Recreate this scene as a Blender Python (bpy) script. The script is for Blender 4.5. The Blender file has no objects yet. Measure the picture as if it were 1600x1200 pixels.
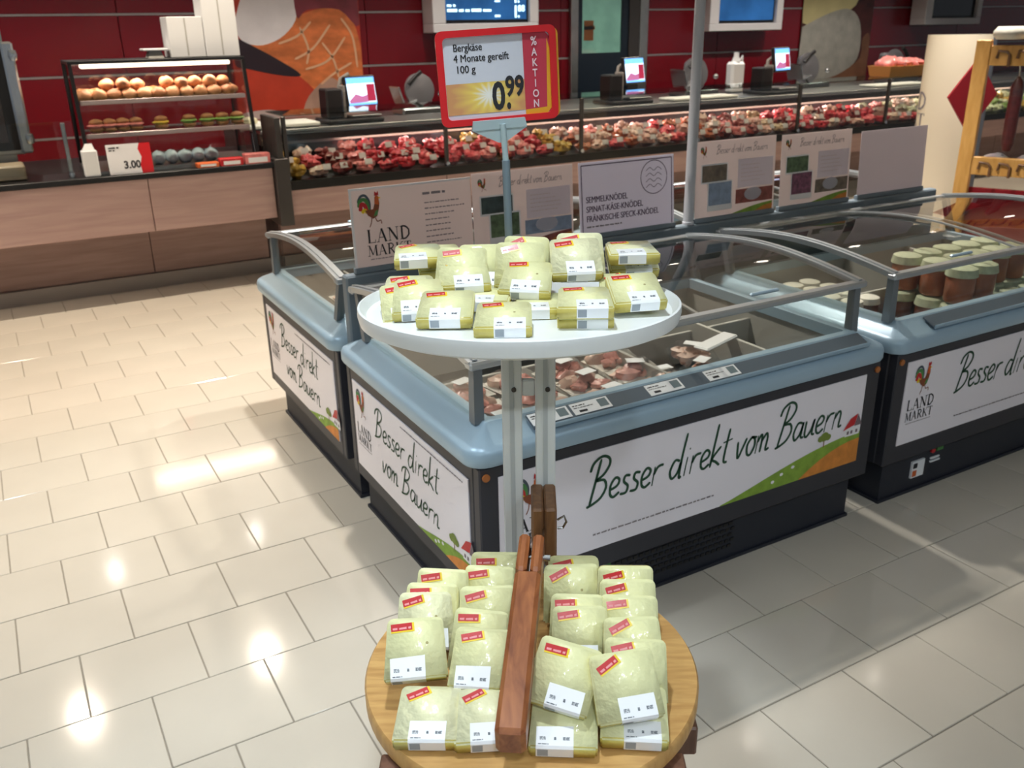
import bpy, bmesh, math, random
from mathutils import Vector, Matrix
random.seed(11)
SC = bpy.context.scene
COL = SC.collection
R = math.radians

# ---------------------------------------------------------------- camera
def cam_axes(pitch, yaw, roll):
    fwd = Vector((math.sin(yaw)*math.cos(pitch), math.cos(yaw)*math.cos(pitch), -math.sin(pitch)))
    right = Vector((math.cos(yaw), -math.sin(yaw), 0)); up = right.cross(fwd)
    return right*math.cos(roll)+up*math.sin(roll), up*math.cos(roll)-right*math.sin(roll), fwd
CAM_H = 1.68
cr, cu_, cf = cam_axes(R(21.685), R(29.4706), R(-1.001))
cd = bpy.data.cameras.new('camera'); cam = bpy.data.objects.new('camera', cd); COL.objects.link(cam)
cd.sensor_width = 36; cd.lens = 1408.1/1600*36; cd.clip_start = .05; cd.clip_end = 100
m = Matrix((cr, cu_, -cf)).transposed().to_4x4(); m.translation = (0, 0, CAM_H); cam.matrix_world = m
cd.dof.use_dof = True; cd.dof.focus_distance = 1.6; cd.dof.aperture_fstop = 8
SC.camera = cam
cy = SC.cycles; cy.max_bounces = 5; cy.diffuse_bounces = 3; cy.glossy_bounces = 2; cy.transmission_bounces = 4; cy.transparent_max_bounces = 16
cy.caustics_reflective = False; cy.caustics_refractive = False; cy.use_adaptive_sampling = True; cy.adaptive_threshold = .08; cy.adaptive_min_samples = 16; cy.use_denoising = True

# ---------------------------------------------------------------- light and exposure
SC.view_settings.view_transform = 'Standard'; SC.view_settings.look = 'None'
SC.view_settings.gamma = 1; SC.view_settings.use_curve_mapping = False
SC.view_settings.exposure = 0.22
w = bpy.data.worlds.new('world'); SC.world = w; w.use_nodes = True
bg = w.node_tree.nodes['Background']; bg.inputs[0].default_value = (.86, .92, 1, 1); bg.inputs[1].default_value = .2
CEIL = 3.0
WARM, COOL, NEUT = (1, .85, .68), (.84, .94, 1), (1, .94, .86)
LAMPS = []                       # x, y, watts, colour, cone degrees, recessed lens
for i in range(10): LAMPS.append((-1.5+1.33*i, 6.1, 100, WARM, 125, 0))
for i in range(10): LAMPS.append((-1.01+1.3*i, 8.02, 78, NEUT, 125, 0))
for x in (1.3, 2.55, 3.8, 5.05): LAMPS.append((x, 3.45, 165, NEUT, 92, 1))
for x in (-1.3, -.1): LAMPS.append((x, 4.6, 80, WARM, 92, 1))
for x, wt in ((-1.9, 75), (-.3, 75), (1.3, 32), (2.9, 24)): LAMPS.append((x, -.8, wt, COOL, 140, 1))  # unseen cool row, added as fill for the camera-facing panels
for x, y, wt, cone in ((-.3, 2.2, 90, 80), (.5, 1.15, 84, 50)): LAMPS.append((x, y, wt, COOL, cone, 1))

# ---------------------------------------------------------------- materials
def lin(h):
    h = h.lstrip('#'); c = [int(h[i:i+2], 16)/255 for i in (0, 2, 4)]
    return tuple(v/12.92 if v <= .04045 else ((v+.055)/1.055)**2.4 for v in c)+(1,)
MATS = {}
def mat(name, hexc='#808080', rough=.5, metal=0, coat=0, spec=.5, var=0, vscale=8, bump=0, bscale=40, emit=0, coatr=.08, stretch=(1, 1, 1)):
    if name in MATS: return MATS[name]
    m = bpy.data.materials.new(name); m.use_nodes = True; nt = m.node_tree; b = nt.nodes['Principled BSDF']
    c = lin(hexc); b.inputs['Base Color'].default_value = c
    b.inputs['Roughness'].default_value = rough; b.inputs['Metallic'].default_value = metal
    b.inputs['Specular IOR Level'].default_value = spec
    b.inputs['Coat Weight'].default_value = coat; b.inputs['Coat Roughness'].default_value = coatr
    if emit:
        b.inputs['Emission Color'].default_value = c; b.inputs['Emission Strength'].default_value = emit
    if var or bump:
        tc = nt.nodes.new('ShaderNodeTexCoord'); mp = nt.nodes.new('ShaderNodeMapping'); mp.inputs['Scale'].default_value = stretch
        nt.links.new(tc.outputs['Object'], mp.inputs[0])
    if var:
        n = nt.nodes.new('ShaderNodeTexNoise'); n.inputs['Scale'].default_value = vscale; n.inputs['Detail'].default_value = 5
        nt.links.new(mp.outputs[0], n.inputs['Vector'])
        rp = nt.nodes.new('ShaderNodeValToRGB')
        rp.color_ramp.elements[0].position = .3; rp.color_ramp.elements[1].position = .7
        rp.color_ramp.elements[0].color = tuple(v*(1-var) for v in c[:3])+(1,)
        rp.color_ramp.elements[1].color = tuple(min(1, v*(1+var)) for v in c[:3])+(1,)
        nt.links.new(n.outputs[0], rp.inputs[0]); nt.links.new(rp.outputs[0], b.inputs['Base Color'])
    if bump:
        n2 = nt.nodes.new('ShaderNodeTexNoise'); n2.inputs['Scale'].default_value = bscale; n2.inputs['Detail'].default_value = 3
        nt.links.new(mp.outputs[0], n2.inputs['Vector'])
        bp = nt.nodes.new('ShaderNodeBump'); bp.inputs['Strength'].default_value = bump; bp.inputs['Distance'].default_value = .01
        nt.links.new(n2.outputs[0], bp.inputs['Height']); nt.links.new(bp.outputs[0], b.inputs['Normal'])
        if coat: nt.links.new(bp.outputs[0], b.inputs['Coat Normal'])
    MATS[name] = m
    return m
def wood(name, c1, c2, stretch, rough=.42, scale=6):
    m = bpy.data.materials.new(name); m.use_nodes = True; nt = m.node_tree; b = nt.nodes['Principled BSDF']
    tc = nt.nodes.new('ShaderNodeTexCoord'); mp = nt.nodes.new('ShaderNodeMapping'); mp.inputs['Scale'].default_value = stretch
    nt.links.new(tc.outputs['Object'], mp.inputs[0])
    n = nt.nodes.new('ShaderNodeTexNoise'); n.inputs['Scale'].default_value = scale; n.inputs['Detail'].default_value = 6; n.inputs['Distortion'].default_value = .6
    nt.links.new(mp.outputs[0], n.inputs['Vector'])
    rp = nt.nodes.new('ShaderNodeValToRGB'); rp.color_ramp.elements[0].position = .33; rp.color_ramp.elements[1].position = .68
    rp.color_ramp.elements[0].color = lin(c1); rp.color_ramp.elements[1].color = lin(c2)
    nt.links.new(n.outputs[0], rp.inputs[0]); nt.links.new(rp.outputs[0], b.inputs['Base Color'])
    b.inputs['Roughness'].default_value = rough
    MATS[name] = m
    return m
def glass(name, tint='#f4fbfa', ior=1.45, rough=.02):
    m = bpy.data.materials.new(name); m.use_nodes = True; nt = m.node_tree; nt.nodes.clear()
    o = nt.nodes.new('ShaderNodeOutputMaterial'); mx = nt.nodes.new('ShaderNodeMixShader')
    t = nt.nodes.new('ShaderNodeBsdfTransparent'); t.inputs[0].default_value = lin(tint)
    g = nt.nodes.new('ShaderNodeBsdfGlossy'); g.inputs['Roughness'].default_value = rough
    lw = nt.nodes.new('ShaderNodeLayerWeight'); lw.inputs[0].default_value = .5
    pw = nt.nodes.new('ShaderNodeMath'); pw.operation = 'POWER'; pw.inputs[1].default_value = 5
    f = nt.nodes.new('ShaderNodeMath'); f.operation = 'MULTIPLY_ADD'; r0 = ((ior-1)/(ior+1))**2; f.inputs[1].default_value = 1-r0; f.inputs[2].default_value = r0
    nt.links.new(lw.outputs['Facing'], pw.inputs[0]); nt.links.new(pw.outputs[0], f.inputs[0])
    nt.links.new(f.outputs[0], mx.inputs[0]); nt.links.new(t.outputs[0], mx.inputs[1]); nt.links.new(g.outputs[0], mx.inputs[2]); nt.links.new(mx.outputs[0], o.inputs[0])
    MATS[name] = m
    return m
mat('white', '#f0f1f2', .45); mat('tray_white', '#eef3f4', .35, coat=.2); mat('post_white', '#dfe3e2', .5, var=.05)
mat('paper', '#f3f2f4', .6); mat('black', '#0d0d10', .4); mat('ink', '#26262b', .7); mat('grey_ink', '#8a8288', .7)
mat('chrome', '#cfd3d6', .22, 1); mat('steel', '#b6b7b4', .32, 1, var=.08); mat('alu', '#c3c9cd', .34, .75)
mat('dark_metal', '#4a4644', .4, .5); mat('charcoal', '#303139', .45); mat('navy', '#20242f', .5); mat('rim', '#a6c1d4', .36, .15)
mat('rail_dark', '#5c6874', .45); mat('liner', '#b9b8b2', .5); mat('liner_dark', '#3a3d40', .6)
mat('panel', '#f3eff8', .38, coat=.25); mat('script_green', '#1f4a33', .6); mat('red', '#c9242a', .45); mat('yellow', '#f2d21e', .5)
mat('leaf', '#86a83c', .6, var=.2, vscale=30); mat('field', '#d98a3a', .6, var=.15, vscale=30)
mat('brown', '#8a4a2c', .6); mat('orange', '#d3642c', .6); mat('tail_green', '#4d8a4a', .6); mat('tail_dark', '#4a5560', .6)
wood('wood_disc', '#b98c52', '#d3a869', (2, 14, 2)); wood('wood_arm', '#7a4326', '#a9683d', (9, 1.3, 9), .38, 7)
wood('wood_base', '#5a3c2e', '#7a5542', (12, 12, 1.5)); wood('wood_block', '#67462f', '#86603f', (8, 8, 2))
wood('counter_wood', '#b89790', '#c8a8a0', (.7, 9, 9), .45, 3); wood('counter_wood_shaded', '#947871', '#a68a82', (.7, 9, 9), .5, 3); wood('pine', '#d29a4e', '#e6b266', (5, 5, 1.2), .45)  # lower counter panels: same wood, overhang shade painted in as darker colour
glass('glass', '#f8f9f7'); glass('lid_glass', '#f1efea', 1.85, .03); glass('film', '#fbfcfc', 1.7, .14); glass('glass_green', '#e4efe9')

# ---------------------------------------------------------------- mesh helpers
ORD = 'first second third fourth fifth sixth seventh eighth ninth tenth eleventh twelfth thirteenth fourteenth'.split()
def translucent(name, fac):                   # thin printed sheet that lets light from behind through
    nt = MATS[name].node_tree; b = nt.nodes['Principled BSDF']; o = next(n for n in nt.nodes if n.type == 'OUTPUT_MATERIAL')
    t = nt.nodes.new('ShaderNodeBsdfTranslucent'); t.inputs[0].default_value = b.inputs['Base Color'].default_value
    mx = nt.nodes.new('ShaderNodeMixShader'); mx.inputs[0].default_value = fac; nt.links.new(b.outputs[0], mx.inputs[1]); nt.links.new(t.outputs[0], mx.inputs[2]); nt.links.new(mx.outputs[0], o.inputs[0])
class MB:
    def __init__(s): s.v = []; s.f = []; s.mi = []; s.k = 0
    def add(s, vs, fs, M=None):
        o = len(s.v)
        s.v += [tuple(M @ Vector(p)) if M else tuple(p) for p in vs]
        s.f += [tuple(o+i for i in f) for f in fs]; s.mi += [s.k]*len(fs)
        return s
    def box(s, x0, x1, y0, y1, z0, z1, bev=0, M=None):
        if not bev:
            vs = [(x, y, z) for x in (x0, x1) for y in (y0, y1) for z in (z0, z1)]
            return s.add(vs, [(0, 1, 3, 2), (4, 6, 7, 5), (0, 4, 5, 1), (2, 3, 7, 6), (0, 2, 6, 4), (1, 5, 7, 3)], M)
        c = Vector(((x0+x1)/2, (y0+y1)/2, (z0+z1)/2)); h = Vector((abs(x1-x0)/2, abs(y1-y0)/2, abs(z1-z0)/2)); r = min(bev, .49*min(h)*2)
        vs = []; ix = {}
        for sx in (-1, 1):
            for sy in (-1, 1):
                for sz in (-1, 1):
                    for a in range(3):
                        p = Vector((sx, sy, sz)); q = Vector([p[i]*(h[i]-(0 if i == a else r)) for i in range(3)])
                        ix[(sx, sy, sz, a)] = len(vs); vs.append(c+q)
        fs = []
        S = (-1, 1)
        for a in range(3):
            b, d = (a+1) % 3, (a+2) % 3
            for sa in S:
                def key(sb, sd):
                    k = [0, 0, 0]; k[a] = sa; k[b] = sb; k[d] = sd
                    return tuple(k)
                fs.append([ix[key(*q)+(a,)] for q in ((-1, -1), (1, -1), (1, 1), (-1, 1))])
            for sb in S:
                for sd in S:
                    def k2(sa):
                        k = [0, 0, 0]; k[a] = sa; k[b] = sb; k[d] = sd
                        return tuple(k)
                    fs.append([ix[k2(-1)+(b,)], ix[k2(1)+(b,)], ix[k2(1)+(d,)], ix[k2(-1)+(d,)]])
        for sx in S:
            for sy in S:
                for sz in S: fs.append([ix[(sx, sy, sz, a)] for a in range(3)])
        out = []
        for f in fs:
            n = (vs[f[1]]-vs[f[0]]).cross(vs[f[2]]-vs[f[0]]); g = sum((vs[i] for i in f), Vector())/len(f)-c
            out.append(f if n.dot(g) > 0 else f[::-1])
        return s.add(vs, out, M)
    def cyl(s, p0, p1, r0, r1=None, n=14, caps=True):
        r1 = r0 if r1 is None else r1; p0 = Vector(p0); p1 = Vector(p1); d = (p1-p0).normalized()
        a = d.orthogonal().normalized(); b = d.cross(a); vs = []
        for p, r in ((p0, r0), (p1, r1)):
            for i in range(n):
                t = 2*math.pi*i/n; vs.append(p+a*math.cos(t)*r+b*math.sin(t)*r)
        fs = [(i, (i+1) % n, n+(i+1) % n, n+i) for i in range(n)]
        if caps: fs += [tuple(range(n))[::-1], tuple(range(n, 2*n))]
        return s.add(vs, fs)
    def tube(s, path, r, n=8):
        path = [Vector(p) for p in path]; vs = []; ref = None
        for i, p in enumerate(path):
            d = (path[min(i+1, len(path)-1)]-path[max(i-1, 0)]).normalized()
            a = d.orthogonal().normalized() if ref is None else (ref-d*ref.dot(d)).normalized(); ref = a; b = d.cross(a)
            vs += [p+(a*math.cos(2*math.pi*j/n)+b*math.sin(2*math.pi*j/n))*r for j in range(n)]
        fs = [(i*n+j, i*n+(j+1) % n, (i+1)*n+(j+1) % n, (i+1)*n+j) for i in range(len(path)-1) for j in range(n)]
        fs += [tuple(range(n))[::-1], tuple(range((len(path)-1)*n, len(path)*n))]
        return s.add(vs, fs)
    def lathe(s, prof, n=24, c=(0, 0, 0), M=None, sx=1, sy=1):
        vs = [(c[0]+r*sx*math.cos(2*math.pi*j/n), c[1]+r*sy*math.sin(2*math.pi*j/n), c[2]+z) for r, z in prof for j in range(n)]
        fs = [(i*n+j, i*n+(j+1) % n, (i+1)*n+(j+1) % n, (i+1)*n+j) for i in range(len(prof)-1) for j in range(n)]
        if prof[0][0] > 1e-5: fs.append(tuple(range(n))[::-1])
        if prof[-1][0] > 1e-5: fs.append(tuple(range((len(prof)-1)*n, len(prof)*n)))
        return s.add(vs, fs, M)
    def blob(s, c, rx, ry, rz, seed=0, amp=.15, nu=12, nv=7, M=None):
        rnd = random.Random(seed); ph = [rnd.uniform(0, 6.28) for _ in range(6)]; vs = []; fs = []
        for i in range(nv+1):
            for j in range(nu):
                a = math.pi*i/nv; t = 2*math.pi*j/nu
                k = 1+amp*(math.sin(2*t+ph[0]+2*a)*.5+math.sin(3*t+ph[1])*math.sin(2*a+ph[2])*.6+math.sin(4*a+ph[3])*.3)
                vs.append((c[0]+rx*k*math.sin(a)*math.cos(t), c[1]+ry*k*math.sin(a)*math.sin(t), c[2]-rz*k*math.cos(a)))
        for i in range(nv):
            for j in range(nu): fs.append((i*nu+j, i*nu+(j+1) % nu, (i+1)*nu+(j+1) % nu, (i+1)*nu+j))
        return s.add(vs, fs, M)
    def poly(s, pl, pts, h=.0006):
        return s.add([pl(x, y, h) for x, y in pts], [tuple(range(len(pts)))])
    def prism(s, pl, pts, h0, h1):
        n = len(pts); vs = [pl(x, y, h0) for x, y in pts]+[pl(x, y, h1) for x, y in pts]
        return s.add(vs, [tuple(range(n))[::-1], tuple(range(n, 2*n))]+[(i, (i+1) % n, n+(i+1) % n, n+i) for i in range(n)])
    def mesh(s, name, mats, smooth=None):
        me = bpy.data.meshes.new(name); me.from_pydata(s.v, [], s.f)
        for mm in (mats if isinstance(mats, (list, tuple)) else [mats]): me.materials.append(MATS[mm] if isinstance(mm, str) else mm)
        me.polygons.foreach_set('material_index', s.mi)
        if smooth:
            me.polygons.foreach_set('use_smooth', [True]*len(me.polygons)); me.update(); me.set_sharp_from_angle(angle=R(smooth))
        me.update()
        return me
    def build(s, name, mats, parent=None, smooth=None, kind=None):
        return link(name, s.mesh(name, mats, smooth), parent, kind)
def link(name, me, parent=None, kind=None, mw=None):
    o = bpy.data.objects.new(name, me); COL.objects.link(o)
    if parent: o.parent = parent
    if kind: o['kind'] = kind
    if mw is not None: o.matrix_world = mw
    return o
def tag(o, label, cat, group=None):
    o['label'] = label; o['category'] = cat
    if group: o['group'] = group
    return o
def thing(name, label, cat, loc=(0, 0, 0), rz=0, group=None, M=None):
    o = bpy.data.objects.new(name, None); COL.objects.link(o); o.empty_display_size = .1
    if M is not None: o.matrix_world = M
    else: o.location = loc; o.rotation_euler = (0, 0, rz)
    return tag(o, label, cat, group)
def copy_tree(o, parent=None):
    c = o.copy(); COL.objects.link(c); c.parent = parent
    for ch in o.children: copy_tree(ch, c)
    return c
class PL:                                    # a plane to lay flat prints on: x to the right, y up, h off the surface
    def __init__(s, o, u, v): s.o = Vector(o); s.u = Vector(u).normalized(); s.v = Vector(v).normalized(); s.n = s.u.cross(s.v)
    def __call__(s, x, y, h=0): return s.o+s.u*x+s.v*y+s.n*h
def rrect(x0, x1, y0, y1, r, n=4):
    pts = []
    for cx, cy, a in ((x1-r, y0+r, -90), (x1-r, y1-r, 0), (x0+r, y1-r, 90), (x0+r, y0+r, 180)):
        for i in range(n+1):
            t = R(a+90*i/n); pts.append((cx+r*math.cos(t), cy+r*math.sin(t)))
    return pts
def ell(cx, cy, rx, ry, n=20, a0=0, a1=360): return [(cx+rx*math.cos(R(a0+(a1-a0)*i/n)), cy+ry*math.sin(R(a0+(a1-a0)*i/n))) for i in range(n if a1-a0 == 360 else n+1)]
def smooth_path(p, k=6):
    if len(p) < 3: return p
    q = [p[0]]+list(p)+[p[-1]]; out = []
    for i in range(1, len(q)-2):
        a, b, c, d = q[i-1], q[i], q[i+1], q[i+2]
        for j in range(k):
            t = j/k; out.append(tuple(.5*((2*b[e])+(c[e]-a[e])*t+(2*a[e]-5*b[e]+4*c[e]-d[e])*t*t+(3*b[e]-a[e]-3*c[e]+d[e])*t**3) for e in (0, 1)))
    return out+[p[-1]]
def ribbon(mb, pl, pts, wd, h=.0008, k=6):
    p = smooth_path(pts, k); vs = []; n = len(p)
    for i in range(n):
        a, b = p[max(i-1, 0)], p[min(i+1, n-1)]; dx, dy = b[0]-a[0], b[1]-a[1]; L = math.hypot(dx, dy) or 1
        e = wd*(.5 if i in (0, n-1) else 1)/2; vs += [pl(p[i][0]-dy/L*e, p[i][1]+dx/L*e, h), pl(p[i][0]+dy/L*e, p[i][1]-dx/L*e, h)]
    mb.add(vs, [(2*i, 2*i+1, 2*i+3, 2*i+2) for i in range(n-1)])
HAND = {'B': (.62, [[(.02, .72), (.1, .9), (.32, 1.0), (.52, .93), (.56, .78), (.42, .6), (.22, .5), (.44, .47), (.52, .3), (.4, .1), (.18, 0), (.0, -.04)], [(.3, .95), (.2, .5), (.08, -.02)]]),
 'e': (.34, [[(.05, .2), (.24, .26), (.28, .38), (.16, .44), (.04, .3), (.05, .1), (.16, .02), (.32, .1)]]), 's': (.3, [[(.27, .4), (.12, .42), (.09, .3), (.22, .18), (.18, .04), (.0, .04)]]),
 'r': (.34, [[(.08, .42), (.04, .0)], [(.06, .24), (.17, .4), (.34, .42)]]), 'd': (.44, [[(.3, .38), (.14, .42), (.02, .2), (.1, .02), (.26, .12), (.34, .36)], [(.44, .98), (.36, .5), (.33, .02), (.4, .02)]]),
 'i': (.2, [[(.1, .42), (.05, .0)], [(.14, .58), (.15, .62)]]), 'k': (.38, [[(.14, .98), (.08, .5), (.02, 0)], [(.32, .44), (.07, .2), (.2, .1), (.34, 0)]]),
 't': (.3, [[(.17, .8), (.1, .3), (.1, .05), (.22, .02)], [(.0, .5), (.3, .54)]]), 'v': (.32, [[(.0, .42), (.06, .02), (.2, .25), (.3, .45)]]),
 'o': (.34, [[(.16, .43), (.03, .28), (.06, .06), (.18, .02), (.29, .2), (.26, .38), (.15, .43), (.34, .4)]]), 'm': (.52, [[(.05, .42), (.02, 0)], [(.04, .26), (.16, .42), (.2, .3), (.18, 0)], [(.2, .26), (.34, .42), (.4, .3), (.38, .03), (.5, .05)]]),
 'a': (.42, [[(.3, .4), (.13, .42), (.02, .2), (.1, .02), (.26, .14), (.34, .42)], [(.34, .42), (.31, .08), (.42, .04)]]), 'u': (.42, [[(.03, .42), (.03, .1), (.12, .02), (.26, .16), (.34, .42)], [(.34, .42), (.31, .08), (.42, .04)]]),
 'n': (.38, [[(.06, .42), (.02, 0)], [(.04, .25), (.18, .42), (.27, .34), (.26, .04), (.38, .05)]]), ' ': (.22, [])}
def script_w(t): return sum(HAND[c][0] for c in t)
def script(mb, pl, text, x, y, size, lw, width=None, slope=0, shear=.12, h=.0009):
    kx = size if width is None else width/script_w(text); cx = 0
    for c in text:
        adv, st = HAND[c]
        for p in st: ribbon(mb, pl, [(x+(cx+px+py*shear)*kx, y+py*size+slope*(cx+px)*kx) for px, py in p], lw, h)
        cx += adv
def bar(mb, pl, a, b, wd, h): 
    dx, dy = b[0]-a[0], b[1]-a[1]; L = math.hypot(dx, dy); ox, oy = -dy/L*wd/2, dx/L*wd/2
    mb.poly(pl, [(a[0]-ox, a[1]-oy), (b[0]-ox, b[1]-oy), (b[0]+ox, b[1]+oy), (a[0]+ox, a[1]+oy)], h)
def serif_text(mb, pl, text, x, y, s, h=.0009):
    T, t = .15*s, .05*s
    def B(a, b, wd): bar(mb, pl, (x+a[0]*s, y+a[1]*s), (x+b[0]*s, y+b[1]*s), wd, h)
    def sf(px, py): B((px-.12, py), (px+.12, py), t)
    for c in text:
        if c == 'L': B((.2, 0), (.2, 1), T); B((.1, .02), (.68, .02), t); B((.66, 0), (.68, .22), t); sf(.2, .98); a = .78
        elif c == 'A': B((.12, 0), (.42, 1), t); B((.42, 1), (.74, 0), T); B((.22, .34), (.62, .34), t); sf(.1, .02); sf(.74, .02); a = .9
        elif c == 'N': B((.16, 0), (.16, 1), t); B((.16, .98), (.76, .02), T); B((.76, 0), (.76, 1), t); sf(.14, .02); sf(.12, .98); sf(.78, .98); a = .96
        elif c == 'D':
            B((.2, 0), (.2, 1), T); q = [(.2, .98), (.5, .94), (.74, .7), (.76, .5), (.74, .3), (.5, .06), (.2, .02)]
            ribbon(mb, pl, [(x+p[0]*s, y+p[1]*s) for p in q], T*.8, h); sf(.16, .02); sf(.16, .98); a = .92
        elif c == 'M': B((.14, 0), (.18, 1), t); B((.18, 1), (.5, .1), T*.8); B((.5, .1), (.82, 1), t); B((.82, 1), (.86, 0), T); sf(.12, .02); sf(.88, .02); sf(.12, .98); sf(.88, .98); a = 1.04
        elif c == 'R':
            B((.2, 0), (.2, 1), T); ribbon(mb, pl, [(x+p[0]*s, y+p[1]*s) for p in [(.2, .98), (.5, .96), (.62, .76), (.5, .55), (.2, .5)]], T*.7, h); B((.38, .5), (.72, .02), T*.8); sf(.18, .02); sf(.74, .02); sf(.14, .98); a = .84
        elif c == 'K': B((.2, 0), (.2, 1), T); B((.68, .98), (.26, .42), t); B((.36, .56), (.72, .02), T*.8); sf(.18, .02); sf(.18, .98); sf(.72, .98); sf(.74, .02); a = .88
        elif c == 'T': B((.4, 0), (.4, 1), T); B((.08, .97), (.72, .97), t); B((.08, .82), (.08, .98), t); B((.72, .82), (.72, .98), t); sf(.4, .02); a = .8
        x += a*s
    return x
SERIF_W = {'L': .78, 'A': .9, 'N': .96, 'D': .92, 'M': 1.04, 'R': .84, 'K': .88, 'T': .8}
_tc = {}
def text(mb, pl, s, x, y, size, h=.0009, align='LEFT', bold=0, sx=1, width=None):
    key = (s, align, bold)
    if key not in _tc:
        c = bpy.data.curves.new('t', 'FONT'); c.body = s; c.size = 1; c.align_x = align; c.offset = bold; c.resolution_u = 3
        o = bpy.data.objects.new('t', c); COL.objects.link(o); dg = bpy.context.evaluated_depsgraph_get(); me = o.evaluated_get(dg).to_mesh()
        _tc[key] = ([tuple(v.co) for v in me.vertices], [tuple(p.vertices) for p in me.polygons])
        bpy.data.objects.remove(o); bpy.data.curves.remove(c)
    vs, fs = _tc[key]
    if width: sx = width/((max(v[0] for v in vs)-min(v[0] for v in vs))*size)
    mb.add([pl(x+v[0]*size*sx, y+v[1]*size, h) for v in vs], fs)
def squiggle(mb, pl, x0, x1, y, ht, rnd, h=.0009):          # a line of print too small to read in the photograph
    x = x0
    while x < x1:
        L = min(rnd.uniform(1.2, 4.2)*ht, x1-x)
        if L > .4*ht: mb.poly(pl, [(x, y), (x+L, y), (x+L, y+ht*rnd.uniform(.7, 1)), (x, y+ht*rnd.uniform(.7, 1))], h)
        x += L+ht*.7
def rooster(parent, pl, x, y, s, h=.0008, name='rooster_emblem'):   # about .62 s wide and s tall
    mb = MB(); P = lambda pts, k, e=0: (setattr(mb, 'k', k), mb.poly(pl, [(x+a*s, y+b*s) for a, b in pts], h+e))
    Rb = lambda pts, wd, k, e=0: (setattr(mb, 'k', k), ribbon(mb, pl, [(x+a*s, y+b*s) for a, b in pts], wd*s, h+e))
    Rb([(.3, .4), (.33, .7), (.22, .9), (.08, .88), (.0, .72)], .07, 3, .0001)
    Rb([(.27, .4), (.27, .68), (.18, .8), (.06, .76), (.02, .6)], .1, 2, .0002)
    Rb([(.24, .42), (.2, .62), (.1, .68), (.05, .5)], .11, 4, .0003); Rb([(.25, .44), (.17, .52), (.1, .44)], .09, 5, .0004)
    P([(.18, .5), (.26, .36), (.4, .26), (.52, .32), (.58, .48), (.62, .66), (.6, .84), (.54, .9), (.49, .84), (.47, .66), (.42, .52), (.3, .52)], 0, .0005)
    P([(.47, .66), (.6, .62), (.61, .84), (.54, .9), (.49, .84)], 1, .0007); P([(.42, .32), (.54, .36), (.57, .5), (.48, .46)], 2, .0007)
    P([(.48, .88), (.5, 1.0), (.55, .95), (.6, 1.0), (.61, .88)], 4, .0008); P([(.6, .84), (.67, .81), (.6, .79)], 5, .0008)
    Rb([(.36, .3), (.34, .16), (.28, .04)], .025, 6); Rb([(.46, .3), (.52, .18), (.62, .2), (.64, .1)], .025, 6)
    return mb.build(name, ['brown', 'orange', 'tail_green', 'tail_dark', 'red', 'yellow', 'brown'], parent)
def landmarkt(parent, pl, x, y, wd, mats='ink'):
    mb = MB(); s1 = wd/(.78+.9+.96+.92); serif_text(mb, pl, 'LAND', x, y+s1*.98, s1); mb.build('land_lettering', mats, parent)
    mb = MB(); s2 = wd/(1.04+.9+.84+.88+.8); serif_text(mb, pl, 'MARKT', x, y, s2); mb.build('markt_lettering', mats, parent)
    mb = MB(); squiggle(mb, pl, x+.05*wd, x+.95*wd, y-.35*s2, .1*s2, random.Random(2)); mb.build('small_print', 'grey_ink', parent, kind='stuff')

# ---------------------------------------------------------------- the setting
grout = MB().box(-6, 22, -5, 9.5, -.1, -.003); mat('grout', '#8f887c', .85); floor = grout.build('floor', 'grout', kind='structure')
mat('tile', '#cbc4b7', .1, var=.045, vscale=2.2, spec=.5, bump=.02, bscale=6)
TX, TY = .3055, .2935
tile_me = MB().box(-TX/2+.0018, TX/2-.0018, -TY/2+.0018, TY/2-.0018, -.012, 0, .0016).mesh('tile', 'tile')
def project(p):
    q = Vector(p)-Vector((0, 0, CAM_H)); d = q.dot(cf)
    return (800+1408.1*q.dot(cr)/d, 600-1408.1*q.dot(cu_)/d, d) if d > .05 else (1e6, 1e6, -1)
spots = []; rest = MB()
for k in range(-21, 30):
    cy = 1.030+k*TY+TY/2
    for j in range(-26, 68):
        cx = 1.631+j*TX+(TX/2 if k % 2 == 0 else 0)+TX/2
        if cy > 9.4 or cx < -5.8 or cx > 21.6: continue
        px, py, d = project((cx, cy, 0)); vis = -150 < px < 1750 and 0 < py < 1350
        hid = (1.1 < cx < 4.1 and 2.1 < cy < 3.8) or cy > 6.75
        if vis and not hid: spots.append((d, cx, cy))
        else: rest.add([(cx-TX/2+.0018, cy-TY/2+.0018, 0), (cx+TX/2-.0018, cy-TY/2+.0018, 0), (cx+TX/2-.0018, cy+TY/2-.0018, 0), (cx-TX/2+.0018, cy+TY/2-.0018, 0)], [(0, 1, 2, 3)])
spots.sort()
for i, (d, cx, cy) in enumerate(spots):
    if i < 300:
        o = link('tile', tile_me, floor); o.location = (cx, cy, random.uniform(-.0004, .0004))
    else: rest.add([(cx-TX/2+.0018, cy-TY/2+.0018, 0), (cx+TX/2-.0018, cy-TY/2+.0018, 0), (cx+TX/2-.0018, cy+TY/2-.0018, 0), (cx-TX/2+.0018, cy+TY/2-.0018, 0)], [(0, 1, 2, 3)])
rest.build('tile_field', 'tile', floor, kind='stuff')
mat('ceiling', '#d9d7d2', .8); MB().box(-6, 22, -5, 9.6, CEIL, CEIL+.1).build('ceiling', 'ceiling', kind='structure')
WY = 9.5
mat('wall', '#5a1018', .6); mat('wall_red', '#78101c', .22, var=.06, vscale=1.5); mat('strip', '#a8a09e', .35, .4)
wall = MB().box(-6, 22, WY+.012, WY+.2, 0, CEIL).build('wall_back', 'wall', kind='structure')
rows = [(.0, .77), (.79, 1.30), (1.322, 1.822), (1.844, 2.36), (2.38, 2.98)]
pme = {}
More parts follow.
